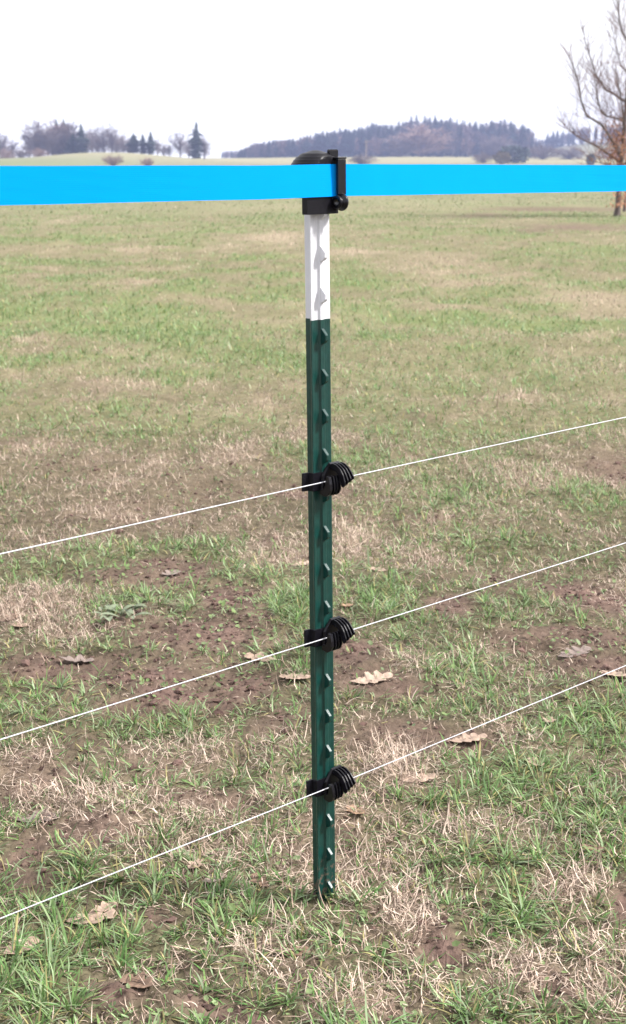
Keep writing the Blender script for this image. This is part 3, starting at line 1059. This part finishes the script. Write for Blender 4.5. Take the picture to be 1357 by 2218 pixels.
# grey green weed rosette on the left
def rosette(px, py, label, n=16, size=.05):
    gx, gy = on_ground(px, py)
    gz = float(ground_z(np.array([gx]), np.array([gy]))[0])
    root = empty('weed_plant', (gx, gy, gz))
    tag(root, label, 'weed')
    r = random.Random(5)
    for k in range(n):
        a = 2 * math.pi * k / n * 2.4 + r.uniform(-.3, .3)
        L = size * r.uniform(.5, 1.1); W = L * r.uniform(.32, .45)
        V, T, C = [], [], []
        rows = 6
        rise = r.uniform(.15, .6)
        x0, y0 = r.uniform(-.045, .045), r.uniform(-.02, .02)
        for i in range(rows + 1):
            t_ = i / rows
            wd = W * (math.sin(math.pi * min(1, t_ * .9 + .06)) ** .7) * .5 if i < rows else .0005
            d_ = .012 + L * t_
            zz = .004 + L * rise * math.sin(t_ * 2.2) * .6
            for sgn in (-1, 0, 1):
                V.append((x0 + math.cos(a) * d_ - math.sin(a) * wd * sgn, y0 + math.sin(a) * d_ + math.cos(a) * wd * sgn, zz + (abs(sgn) * wd * .4)))
                C.append(np.array([.17, .20, .13]) * r.uniform(.8, 1.2) * (1.15 if sgn == 0 else 1))
        for i in range(rows):
            for j in (0, 1):
                q = i * 3 + j
                T += [(q, q + 3, q + 4), (q, q + 4, q + 1)]
        tri_obj('leaf', np.array(V), np.array(T), M_grass, parent=root, colors=np.array(C))
    return root


rosette(245, 1338, 'low grey green leafy weed on bare soil at left, above the middle wire')


# ------------------------------------------------------------------ trees
def grow(segs, p, dr, L, r, depth, rr, spread=.6, up=.15, nchild=(3, 5), taper=.62, minr=.0, nseg=3):
    """collect (p0, p1, r0, r1, depth) pieces of a branch and everything on it"""
    pts = [p]
    dcur = dr.normalized()
    for k in range(nseg):
        dcur = (dcur + Vector((rr.uniform(-.18, .18), rr.uniform(-.18, .18), rr.uniform(-.1, .1) + up * .4))).normalized()
        q = pts[-1] + dcur * (L / nseg)
        r0 = r * (1 - .55 * k / nseg); r1 = r * (1 - .55 * (k + 1) / nseg)
        segs.append((pts[-1].copy(), q.copy(), max(r0, minr), max(r1, minr), depth))
        pts.append(q)
    if depth <= 0:
        return
    for c in range(rr.randint(*nchild)):
        t_ = rr.uniform(.3, 1.0)
        k = min(int(t_ * nseg), nseg - 1)
        b = pts[k].lerp(pts[k + 1], t_ * nseg - k if t_ < 1 else 1.0)
        side = Vector((rr.gauss(0, 1), rr.gauss(0, 1), rr.gauss(0, .5)))
        nd = (dcur * (1 - spread) + side.normalized() * spread + Vector((0, 0, up))).normalized()
        grow(segs, b, nd, L * taper * rr.uniform(.75, 1.15), r * .45, depth - 1, rr, spread, up, nchild, taper, minr, max(2, nseg - 1))


def seg_mesh(segs, sides=4):
    V, T = [], []
    for p0, p1, r0, r1, _ in segs:
        ax = (p1 - p0)
        if ax.length < 1e-6: continue
        ax.normalize()
        s = ax.orthogonal().normalized(); u2 = ax.cross(s)
        b = len(V)
        for q, r in ((p0, r0), (p1, r1)):
            for k in range(sides):
                a = 2 * math.pi * k / sides
                V.append(tuple(q + (s * math.cos(a) + u2 * math.sin(a)) * r))
        for k in range(sides):
            a0, a1 = b + k, b + (k + 1) % sides
            T += [(a0, a1, a1 + sides), (a0, a1 + sides, a0 + sides)]
    return np.array(V), np.array(T)


def near_tree():
    Y0 = 28.7
    base = at_depth(1337, 467, Y0)
    gz = float(ground_z(np.array([base.x]), np.array([base.y]))[0])
    root = empty('bare_tree', (base.x, base.y, gz - .03))
    tag(root, 'young bare tree with a few brown leaves at the right edge of the field', 'tree')
    o3 = Vector(root.location)
    rr = random.Random(21)

    def pl(pts, dy0=0.0, dy1=0.0):
        n = len(pts)
        return [at_depth(a, b, Y0 + dy0 + (dy1 - dy0) * i / (n - 1)) - o3 for i, (a, b) in enumerate(pts)]
    trunk = [(1337, 470), (1339, 440), (1342, 400), (1346, 350), (1351, 300), (1356, 240), (1360, 170), (1366, 90), (1370, 0), (1376, -110), (1380, -220)]
    limbs = [([(1347, 345), (1330, 310), (1318, 290), (1302, 268), (1271, 251), (1260, 220), (1257, 200), (1252, 172), (1243, 145), (1233, 122)], -.1, -1.2, .03),
             ([(1357, 222), (1330, 203), (1312, 194), (1300, 175), (1290, 160), (1280, 125), (1268, 90), (1262, 55)], 0, .5, .026),
             ([(1346, 352), (1320, 335), (1290, 315), (1268, 305), (1250, 295), (1232, 280), (1213, 258)], 0, .9, .026),
             ([(1354, 262), (1330, 255), (1315, 252), (1303, 240), (1296, 222), (1292, 200), (1290, 165)], 0, -.6, .02),
             ([(1366, 95), (1348, 70), (1341, 40), (1340, 0), (1336, -50)], 0, -.4, .02),
             ([(1361, 160), (1350, 200), (1345, 170), (1335, 150), (1332, 122)][0:1] + [(1345, 140), (1336, 105), (1328, 70), (1320, 30)], 0, .6, .014),
             ([(1344, 375), (1325, 362), (1300, 352), (1275, 346)], 0, -.8, .018),
             ([(1348, 330), (1370, 300), (1392, 262), (1410, 200), (1418, 140)], 0, .7, .03),
             ([(1356, 235), (1385, 205), (1402, 160), (1410, 90), (1415, 20)], 0, -.8, .026),
             ([(1345, 360), (1380, 340), (1420, 315), (1455, 270)], 0, -.5, .024),
             ([(1364, 110), (1385, 70), (1395, 10), (1400, -60)], 0, .5, .02),
             ([(1350, 310), (1352, 280), (1350, 240), (1342, 190), (1338, 160)], -.1, -1.6, .024),
             ([(1358, 200), (1362, 160), (1358, 100), (1350, 40)], .1, 1.5, .022)]
    tp = pl(trunk)
    segs = [(tp[i], tp[i + 1], .062 * (1 - i / 11.5), .062 * (1 - (i + 1) / 11.5), 9) for i in range(len(tp) - 1)]
    segs.insert(0, (tp[0] + Vector((0, 0, -.15)), tp[0] + Vector((0, 0, .12)), .10, .066, 9))
    V, T = seg_mesh(segs, 8)
    tri_obj('trunk', V, T, M_bark, root)
    twigs = []
    leaves = []
    for pts, d0, d1, r in limbs:
        q = pl(pts, d0, d1)
        sg = []
        n = len(q) - 1
        for i in range(n):
            sg.append((q[i], q[i + 1], r * (1 - .8 * i / n), r * (1 - .8 * (i + 1) / n), 5))
        V, T = seg_mesh(sg, 6)
        tri_obj('limb', V, T, M_bark, root)
        for i in range(n):
            for _ in range(9):
                b = q[i].lerp(q[i + 1], rr.random())
                dcur = (q[i + 1] - q[i]).normalized()
                side = Vector((rr.gauss(0, 1), rr.gauss(0, 1), rr.gauss(0, .5))).normalized()
                grow(twigs, b, dcur * .5 + side * .6 + Vector((0, 0, .35)), rr.uniform(.25, .85) * (1.1 - .5 * i / n), .0050, 1, rr, .5, .22, (2, 4), .62, .0018)
    V, T = seg_mesh(twigs, 3)
    tri_obj('crown', V, T, M_twig, root)
    # withered leaves still hanging low in the crown
    V, T, C = [], [], []
    for k in range(1500):
        px_, py_ = rr.gauss(1347, 24), rr.gauss(322, 34)
        if rr.random() < .25: px_, py_ = rr.gauss(1350, 14), rr.uniform(380, 450)
        c = at_depth(px_, py_, Y0 + rr.uniform(-.6, .6)) - o3
        a = Vector((rr.gauss(0, 1), rr.gauss(0, 1), rr.gauss(0, 1))).normalized() * rr.uniform(.02, .04)
        b2 = a.orthogonal().normalized() * rr.uniform(.012, .022)
        i0 = len(V)
        for v in (c - a, c + b2, c + a, c - b2): V.append(tuple(v))
        T += [(i0, i0 + 1, i0 + 2), (i0, i0 + 2, i0 + 3)]
        cc = np.array(rr.choice([(.30, .13, .07), (.24, .11, .06), (.36, .19, .11)])) * rr.uniform(.7, 1.2)
        C += [cc] * 4
    tri_obj('withered_leaves', np.array(V), np.array(T), M_leaf, root, colors=np.array(C))
    # thin companion stem behind
    b2 = at_depth(1353, 452, 31.5)
    gz = float(ground_z(np.array([b2.x]), np.array([b2.y]))[0])
    root2 = empty('bare_sapling', (b2.x, b2.y, gz - .03))
    tag(root2, 'thin dark sapling just behind the young tree at the right edge', 'sapling')
    tp = [Vector((0, 0, -.1)), Vector((.01, 0, .5)), Vector((.03, .02, 1.2)), Vector((.02, 0, 2.0)), Vector((.08, 0, 3.0))]
    V, T = seg_mesh([(tp[i], tp[i + 1], .04 * (1 - i * .2), .04 * (.8 - i * .2), 1) for i in range(4)], 6)
    tri_obj('trunk', V, T, M_bark, root2)
    tw = []
    for k in range(14):
        b = tp[1].lerp(tp[4], rr.random())
        grow(tw, b, Vector((rr.gauss(0, 1), rr.gauss(0, 1), .7)), rr.uniform(.4, .9), .009, 1, rr, .5, .2, (2, 4), .6, .003)
    V, T = seg_mesh(tw, 3)
    tri_obj('crown', V, T, M_twig, root2)


near_tree()


# prototypes for the far trees, one metre high, scaled when placed
def egg_tree(rr, n, cz, rx, rz, start, tw, minr, ntw=7):
    """branches that reach points spread through an egg-shaped, lumpy crown"""
    segs = []
    ph = [rr.uniform(0, 6.28) for _ in range(4)]
    for k in range(n):
        d_ = Vector((rr.gauss(0, 1), rr.gauss(0, 1), rr.gauss(0, 1))).normalized()
        a = math.atan2(d_.y, d_.x)
        lump = 1 + .22 * math.sin(2 * a + ph[0]) * math.cos(4 * d_.z + ph[1]) + .16 * math.sin(5 * a + ph[2]) * math.sin(6 * d_.z + ph[3])
        q = d_ * lump * rr.random() ** .45
        t_ = Vector((q.x * rx, q.y * rx, cz + q.z * rz))
        h = start(t_)
        b = Vector((rr.uniform(-.01, .01), rr.uniform(-.01, .01), h))
        m1 = b.lerp(t_, .4) + Vector((t_.x * .12, t_.y * .12, -.01)); m2 = b.lerp(t_, .72) + Vector((t_.x * .06, t_.y * .06, 0))
        segs += [(b, m1, max(.006, minr), max(.005, minr), 3), (m1, m2, max(.005, minr), max(.0035, minr), 2), (m2, t_, max(.0035, minr), minr, 1)]
        out = Vector((t_.x, t_.y, .18 + t_.z * .1))
        for j in range(ntw):
            base = m2.lerp(t_, rr.uniform(0, 1))
            nd = (out.normalized() * .7 + Vector((rr.gauss(0, .6), rr.gauss(0, .6), rr.gauss(.15, .45)))).normalized()
            e1 = base + nd * tw * rr.uniform(.5, 1.1)
            segs.append((base, e1, minr, minr * .7, 0))
            nd2 = (nd + Vector((rr.gauss(0, .5), rr.gauss(0, .5), .2))).normalized()
            segs.append((base.lerp(e1, .6), base.lerp(e1, .6) + nd2 * tw * .7, minr * .8, minr * .5, 0))
    return segs


def proto_bare(seed, spread, wide, depth=3, fat=1.0):
    rr = random.Random(seed)
    top = Vector((rr.uniform(-.03, .03), rr.uniform(-.03, .03), .78))
    q = Vector((rr.uniform(-.015, .015), rr.uniform(-.015, .015), .25))
    trunk = [(Vector((0, 0, -.03)), q, .020, .016, 9), (q, top, .016, .004, 9)]
    n = int(80 * (1.5 if fat > 1.5 else 1))
    segs = egg_tree(rr, n, .53, .25 * (.6 + .7 * wide), .44, lambda t_: min(.72, max(.06, t_.z * .62 - .5 * math.hypot(t_.x, t_.y) + .02)), .10, .0024 * fat)
    tv, cv = seg_mesh(trunk, 5), seg_mesh(segs, 3)
    zmax = np.percentile(cv[0][:, 2], 99.5)
    for arr in (tv[0], cv[0]): arr /= zmax
    return tv, cv


def proto_conifer(seed, rad_=.2, levels=24):
    rr = random.Random(seed)
    V, T = [], []
    side = [rr.uniform(.75, 1.25) for _ in range(8)]
    for i in range(levels):
        t_ = i / (levels - 1)
        zc = .06 + .92 * t_
        R = rad_ * min(1, (1 - t_) * 2.0 + .03) ** .9 * rr.uniform(.6, 1.25) * (.75 + .25 * min(1, t_ * 5))
        nb = (9 if t_ < .7 else 6) if levels > 20 else (7 if t_ < .7 else 5)
        a0 = rr.uniform(0, 6.28)
        for k in range(nb):
            a = a0 + 2 * math.pi * k / nb + rr.uniform(-.3, .3)
            L = R * rr.uniform(.55, 1.25) * side[int((a % 6.283) / 6.284 * 8)]
            w_ = L * .45
            c, s_ = math.cos(a), math.sin(a)
            dz = -L * rr.uniform(.0, .6)
            b = len(V)
            V += [(0, 0, zc + .03), (c * L * .55 - s_ * w_, s_ * L * .55 + c * w_, zc + dz * .5), (c * L, s_ * L, zc + dz),
                  (c * L * .55 + s_ * w_, s_ * L * .55 - c * w_, zc + dz * .5), (c * L * .5, s_ * L * .5, zc + dz * .3 - .04)]
            T += [(b, b + 1, b + 2), (b, b + 2, b + 3), (b + 1, b + 4, b + 2), (b + 2, b + 4, b + 3)]
    tr = seg_mesh([(Vector((0, 0, -.03)), Vector((0, 0, .95)), .016, .003, 9)], 5)
    return tr, (np.array(V), np.array(T))


def proto_crown(seed):
    """light twig cloud for the wood: upright slivers through an egg-shaped crown"""
    rr = random.Random(seed)
    V, T = [], []
    for k in range(200):
        d_ = Vector((rr.gauss(0, 1), rr.gauss(0, 1), rr.gauss(0, 1))).normalized() * rr.random() ** .4
        lump = 1 + .2 * math.sin(d_.x * 6 + seed) * math.cos(d_.y * 5 + d_.z * 4)
        c = Vector((d_.x * .40 * lump, d_.y * .40 * lump, .55 + d_.z * .43 * lump))
        a = (Vector((d_.x * .8, d_.y * .8, 1.0)) + Vector((rr.gauss(0, .4), rr.gauss(0, .4), 0))).normalized() * rr.uniform(.05, .10)
        b2 = a.orthogonal().normalized()
        b2.rotate(Matrix.Rotation(rr.uniform(0, 6.28), 3, a.normalized()))
        b2 = b2 * rr.uniform(.014, .030)
        i0 = len(V)
        for v in (c - a, c + b2, c + a, c - b2): V.append(tuple(v))
        T += [(i0, i0 + 1, i0 + 2), (i0, i0 + 2, i0 + 3)]
    return None, (np.array(V), np.array(T))


def proto_bush(seed):
    rr = random.Random(seed)
    V, T = [], []
    for k in range(900):
        d_ = Vector((rr.gauss(0, 1), rr.gauss(0, 1), rr.gauss(0, 1))).normalized() * rr.uniform(.55, 1) ** .5
        lump = 1 + .22 * math.sin(d_.x * 5 + seed) * math.cos(d_.y * 4 + d_.z * 5)
        c = Vector((d_.x * .55 * lump, d_.y * .55 * lump, .5 + d_.z * .48 * lump))
        a = Vector((rr.gauss(0, 1), rr.gauss(0, 1), rr.gauss(0, 1))).normalized() * rr.uniform(.05, .09)
        b2 = a.orthogonal().normalized() * rr.uniform(.03, .06)
        i0 = len(V)
        for v in (c - a, c + b2, c + a, c - b2): V.append(tuple(v))
        T += [(i0, i0 + 1, i0 + 2), (i0, i0 + 2, i0 + 3)]
    tr = seg_mesh([(Vector((0, 0, -.05)), Vector((0, 0, .6)), .03, .015, 9)], 5)
    return tr, (np.array(V), np.array(T))


def proto_shrub(seed):
    rr = random.Random(seed)
    segs = egg_tree(rr, 110, .42, .5, .44, lambda t_: rr.uniform(-.02, .12), .13, .005)
    cv = seg_mesh(segs, 3)
    cv[0][:, 2] = np.maximum(cv[0][:, 2], -.02)
    cv[0][:, 2] /= np.percentile(cv[0][:, 2], 99.5)
    tr = seg_mesh([(Vector((0, 0, -.05)), Vector((0, 0, .3)), .025, .015, 9)], 5)
    return tr, cv


PROTO = {'bare': [proto_bare(1, .55, .55), proto_bare(2, .5, .4), proto_bare(3, .6, .8)],
         'dense': [proto_bare(4, .6, .7, 3, 2.0), proto_bare(5, .55, .55, 3, 1.8)],
         'conifer': [proto_conifer(6, .15), proto_conifer(7, .19), proto_conifer(8, .23)],
         'spruce': [proto_conifer(16, .17, 15), proto_conifer(17, .21, 15), proto_conifer(18, .25, 15)], 'crown': [proto_crown(31), proto_crown(32), proto_crown(33)], 'bush': [proto_bush(9), proto_bush(10)], 'shrub': [proto_shrub(11), proto_shrub(12)]}
MESH = {}


def far_tree(kind, var, px, y_top, y_base, Y, width, name, label, group, crown_mat, cat='tree'):
    """width: half width of the crown in photo pixels"""
    x = (px - CX) / F_PX * Y
    gz = float(ground_z(np.array([x]), np.array([Y]))[0])
    # stand it on the terrain; its height follows from its top
    topz = CAM_H + (Y_HOR - y_top) / F_PX * Y
    H_ = max(topz - gz, 1.5)
    root = empty(name, (x, Y, gz))
    tag(root, label, cat, group)
    (tv, tt), (cv, ct) = PROTO[kind][var]
    key = (kind, var, crown_mat.name)
    if key not in MESH:
        a = tri_obj('trunk', tv, tt, M_fartrunk, link_it=False).data
        b = tri_obj('crown', cv, ct, crown_mat, link_it=False).data
        MESH[key] = (a, b, np.percentile(np.abs(cv[:, 0]), 96))
    a, b, hw = MESH[key]
    sx = width * (1.1 if kind in ('bare', 'dense') else 1.0) / F_PX * Y / hw
    rz = (px * 1.7 + y_top) % 6.28
    for nm, me in (('trunk', a), ('crown', b)):
        o = link(bpy.data.objects.new(nm, me), root)
        o.scale = (sx, sx, H_)
        o.rotation_euler = (0, 0, rz)
    return root


LG = 'trees on the low hill at left'
FT_LIST = [
    ('bare', 0, 8, 294, 345, 600, 20, 'bare_tree', 'faint bare tree at the far left edge of the skyline', M_fartwig),
    ('bare', 1, 26, 292, 345, 610, 16, 'bare_tree', 'faint bare tree second from the left edge of the skyline', M_fartwig),
    ('shrub', 0, 36, 322, 345, 520, 15, 'bare_shrub', 'reddish bare shrub at the left end of the skyline', M_fartwig2),
    ('shrub', 1, 68, 322, 345, 525, 15, 'bare_shrub', 'brown bare shrub left of the tall bare trees', M_fartwig),
    ('bare', 2, 84, 285, 345, 560, 16, 'bare_tree', 'bare tree at the left of the tallest clump on the hill', M_fartwig),
    ('dense', 0, 102, 270, 345, 550, 26, 'bare_tree', 'tall rounded bare tree left of the thick clump on the hill', M_fartwig),
    ('bare', 1, 122, 274, 345, 565, 14, 'bare_tree', 'narrow bare tree between the rounded bare tree and the thick clump', M_fartwig),
    ('conifer', 0, 143, 263, 345, 590, 13, 'conifer_tree', 'dark conifer tip rising from the left of the thick clump', M_conifer),
    ('conifer', 1, 158, 262, 345, 595, 17, 'conifer_tree', 'dark conifer tip rising from the right of the thick clump', M_conifer),
    ('dense', 1, 147, 268, 345, 555, 24, 'bare_tree', 'dense brownish bare tree in the thick clump, left half', M_fartwig2),
    ('dense', 0, 168, 272, 345, 552, 24, 'bare_tree', 'dense brownish bare tree in the thick clump, right half', M_fartwig),
    ('shrub', 0, 106, 322, 345, 525, 16, 'bare_shrub', 'brown shrub at the foot of the rounded bare tree', M_fartwig2),
    ('conifer', 0, 194, 272, 333, 545, 12, 'conifer_tree', 'slim dark conifer standing right of the thick clump on the hill', M_conifer),
    ('bare', 0, 216, 277, 333, 560, 13, 'bare_tree', 'pale bare tree just right of the slim dark conifer', M_fartwig),
    ('bare', 2, 240, 273, 333, 565, 24, 'bare_tree', 'broad pale bare tree on top of the hill', M_fartwig),
    ('bare', 1, 258, 278, 333, 562, 14, 'bare_tree', 'pale bare tree right of the broad one on the hilltop', M_fartwig),
    ('bare', 0, 280, 292, 333, 560, 15, 'bare_tree', 'lower pale bare tree next to the three dark conifers', M_fartwig),
    ('conifer', 1, 303, 291, 335, 540, 13, 'conifer_tree', 'left one of the three dark conifers on the hill', M_conifer),
    ('conifer', 0, 322, 293, 336, 545, 9, 'conifer_tree', 'middle one of the three dark conifers on the hill', M_conifer),
    ('conifer', 0, 339, 288, 338, 542, 10, 'conifer_tree', 'right one of the three dark conifers on the hill', M_conifer),
    ('bare', 1, 353, 304, 340, 555, 10, 'bare_tree', 'small bare tree right of the three dark conifers', M_fartwig),
    ('bare', 0, 377, 312, 342, 560, 10, 'bare_tree', 'low bare tree in the gap right of the three conifers', M_fartwig),
    ('bare', 2, 400, 284, 344, 560, 19, 'bare_tree', 'tall pale bare tree left of the lone tall conifer', M_fartwig),
    ('conifer', 0, 435, 268, 346, 550, 13, 'conifer_tree', 'lone tall dark conifer at the right end of the hill', M_conifer),
    ('bare', 1, 450, 298, 346, 552, 14, 'bare_tree', 'bare tree leaning out right of the lone tall conifer', M_fartwig),
    ('bare', 1, 48, 306, 345, 600, 16, 'bare_tree', 'faint low bare tree between the left edge and the tall clump', M_fartwig),
    ('bare', 2, 204, 284, 333, 575, 17, 'bare_tree', 'pale bare tree directly behind the slim dark conifer', M_fartwig),
    ('bare', 2, 228, 281, 333, 578, 20, 'bare_tree', 'pale bare tree left of the broad one on the hilltop', M_fartwig),
    ('bare', 0, 268, 283, 333, 574, 20, 'bare_tree', 'pale bare tree between the hilltop trees and the three conifers', M_fartwig),
    ('bare', 2, 292, 300, 334, 570, 14, 'bare_tree', 'low bare tree just left of the three dark conifers', M_fartwig),
    ('bare', 2, 366, 310, 341, 575, 12, 'bare_tree', 'faint low bare tree behind the gap right of the three conifers', M_fartwig),
    ('bare', 0, 418, 300, 344, 565, 13, 'bare_tree', 'bare tree tucked between the tall pale tree and the lone conifer', M_fartwig),
    ('dense', 1, 132, 282, 345, 548, 18, 'bare_tree', 'bare tree filling the front of the thick clump', M_fartwig),
    ('conifer', 2, 176, 292, 340, 546, 14, 'conifer_tree', 'short dark conifer at the right foot of the thick clump', M_conifer),
    ('shrub', 1, 258, 334, 356, 400, 20, 'bare_shrub', 'rounded reddish bare shrub on the slope below the hilltop', M_fartwig2),
    ('shrub', 0, 330, 341, 356, 400, 14, 'bare_shrub', 'low brown shrub at the hill foot below the three conifers', M_fartwig2),
]
for kind, var, px, yt, yb, Y, wd, nm, lab, mt in FT_LIST:
    far_tree(kind, var, px, yt, yb, Y, wd, nm, lab, LG, mt, 'shrub' if 'shrub' in nm else 'tree')
RG = 'trees before the distant wood'
FT2 = [
    ('dense', 0, 905, 277, 345, 790, 52, 'bare_tree', 'broad rounded bare tree in front of the middle of the distant wood', M_fartwig2, 'tree'),
    ('dense', 1, 862, 300, 345, 780, 28, 'bare_tree', 'smaller bare tree at the left of the broad rounded one before the wood', M_fartwig, 'tree'),
    ('dense', 1, 1062, 300, 345, 800, 30, 'bare_tree', 'bare tree right of centre at the edge of the distant wood', M_fartwig, 'tree'),
    ('bush', 0, 1100, 317, 352, 560, 30, 'evergreen_bush', 'dark green round bush in the field before the distant wood', M_conifer, 'bush'),
    ('bush', 1, 1075, 330, 354, 540, 17, 'ochre_bush', 'ochre yellow bush beside the dark green bush', M_ochre, 'bush'),
    ('shrub', 0, 780, 334, 352, 500, 24, 'bare_shrub', 'brown shrub above the tape right of the cap', M_fartwig, 'shrub'),
    ('shrub', 1, 1035, 330, 352, 560, 22, 'bare_shrub', 'bare shrub left of the ochre bush', M_fartwig, 'shrub'),
    ('bush', 0, 1262, 334, 353, 480, 9, 'evergreen_bush', 'small dark bush left of the near tree by the right edge', M_conifer, 'bush'),
    ('shrub', 1, 1160, 312, 350, 640, 34, 'bare_shrub', 'pale bare thicket right of the dark green bush', M_fartwig, 'shrub'),
    ('shrub', 0, 1215, 318, 350, 650, 34, 'bare_shrub', 'pale bare thicket between the dark green bush and the near tree', M_fartwig, 'shrub'),
    ('shrub', 0, 1310, 322, 350, 630, 34, 'bare_shrub', 'pale bare thicket behind the near tree by the right edge', M_fartwig2, 'shrub'),
]
for kind, var, px, yt, yb, Y, wd, nm, lab, mt, ct in FT2:
    far_tree(kind, var, px, yt, yb, Y, wd, nm, lab, RG, mt, ct)


# utility pole before the wood
def pole():
    Y = 620
    x = (790 - CX) / F_PX * Y
    gz = float(ground_z(np.array([x]), np.array([float(Y)]))[0])
    root = empty('utility_pole', (x, Y, gz))
    tag(root, 'pale wooden utility pole in front of the distant wood', 'pole')
    ztop = CAM_H + (Y_HOR - 306) / F_PX * Y - gz
    b = bmesh.new(); lathe(b, [(.0001, -.3), (.22, -.3), (.16, ztop), (.0001, ztop)], 10)
    bm_obj('mast', b, M_pole, root)
    b = bmesh.new(); box(b, -.9, .9, -.26, -.16, ztop - .9, ztop - .7, .01)
    bm_obj('crossarm', b, M_pole, root)


pole()


# the woods: far-off masses of trees
def wood(name, label, xs, tops, Y0, Y1, count, conshare, hpx, seed, group=None):
    rr = random.Random(seed)
    Vc, Tc, Cc, off = [], [], [], 0
    for k in range(count):
        px = rr.uniform(xs[0] + 4, xs[-1] - 4)
        top = float(np.interp(px, xs, tops))
        if top > 330: continue
        Y = Y0 + (Y1 - Y0) * rr.random()
        x = (px - CX) / F_PX * Y
        gz = float(ground_z(np.array([x]), np.array([Y]))[0])
        lim = CAM_H + (Y_HOR - top) / F_PX * Y
        con = rr.random() < conshare(px)
        H_ = rr.uniform(10.5, 18.5) if con else rr.uniform(9, 14)
        edge = min(px - xs[0], xs[-1] - px) / 25
        if edge < 1: H_ *= .55 + .45 * edge
        H_ = min(H_, (lim - gz) * rr.uniform(.85, 1.15))
        if H_ < 3: continue
        pr = PROTO['spruce'][rr.randint(0, 2)] if con else PROTO['crown'][rr.randint(0, 2)]
        v, t_ = pr[1]
        a = rr.uniform(0, 6.28); s_ = H_ * (rr.uniform(.8, 1.2) if con else rr.uniform(.85, 1.2))
        X = v[:, 0] * math.cos(a) - v[:, 1] * math.sin(a); Y_ = v[:, 0] * math.sin(a) + v[:, 1] * math.cos(a)
        vv = np.column_stack([x + X * s_, Y + Y_ * s_, gz + v[:, 2] * H_])
        used, inv = np.unique(t_.ravel(), return_inverse=True)
        Vc.append(vv[used]); Tc.append(inv.reshape(-1, 3) + off); off += len(used)
        base = np.array([.009, .019, .017]) if con else np.array(rr.choice([(.11, .08, .08), (.15, .10, .085), (.085, .066, .07)]))
        Cc.append(np.repeat((base * rr.uniform(.75, 1.3))[None], len(used), 0))
    o = tri_obj(name, np.vstack(Vc), np.vstack(Tc), M_wood, colors=np.vstack(Cc))
    tag(o, label, 'wood', kind='stuff')


M_wood = mat_vertex('wood_mass', rough=.9, trans=0, spec=.1)
wood('distant_wood', 'hazy wood of conifers and bare trees on the hill behind the field', FX, FT, 812, 935, 760,
     lambda px: .72 if px < 880 else (.5 if px < 960 else .3 if px < 1030 else .6), 40, 3)
wood('distant_wood', 'second bluish wood behind the near tree at right', RX, RT, 1040, 1100, 200, lambda px: .8, 30, 4)
def low_wood():
    wood('distant_wood', 'faint low tree line in the skyline gap left of the big wood', np.array([462., 475, 500, 520, 532]), np.array([340., 337, 335, 334, 336]) - 6, 1000, 1050, 30, lambda px: .5, 10, 6)
low_wood()

# ------------------------------------------------------------------ haze in the air
b = bmesh.new()
bmesh.ops.create_cube(b, size=1)
me = bpy.data.meshes.new('haze')
b.to_mesh(me); b.free()
hz = link(bpy.data.objects.new('haze', me))
hz.scale = (2700, 2700, 48)
hz.location = (0, 0, 22)
m = bpy.data.materials.new('pale_haze')
m.use_nodes = True
m.node_tree.nodes.clear()
ho = m.node_tree.nodes.new('ShaderNodeOutputMaterial')
hv = m.node_tree.nodes.new('ShaderNodeVolumePrincipled')
hv.inputs['Color'].default_value = (0.56, 0.64, 1.0, 1)
hv.inputs['Density'].default_value = 0.00042
hv.inputs['Anisotropy'].default_value = 0.2
m.node_tree.links.new(hv.outputs[0], ho.inputs['Volume'])
me.materials.append(m)
tag(hz, 'thin pale haze hanging over the fields', kind='stuff')
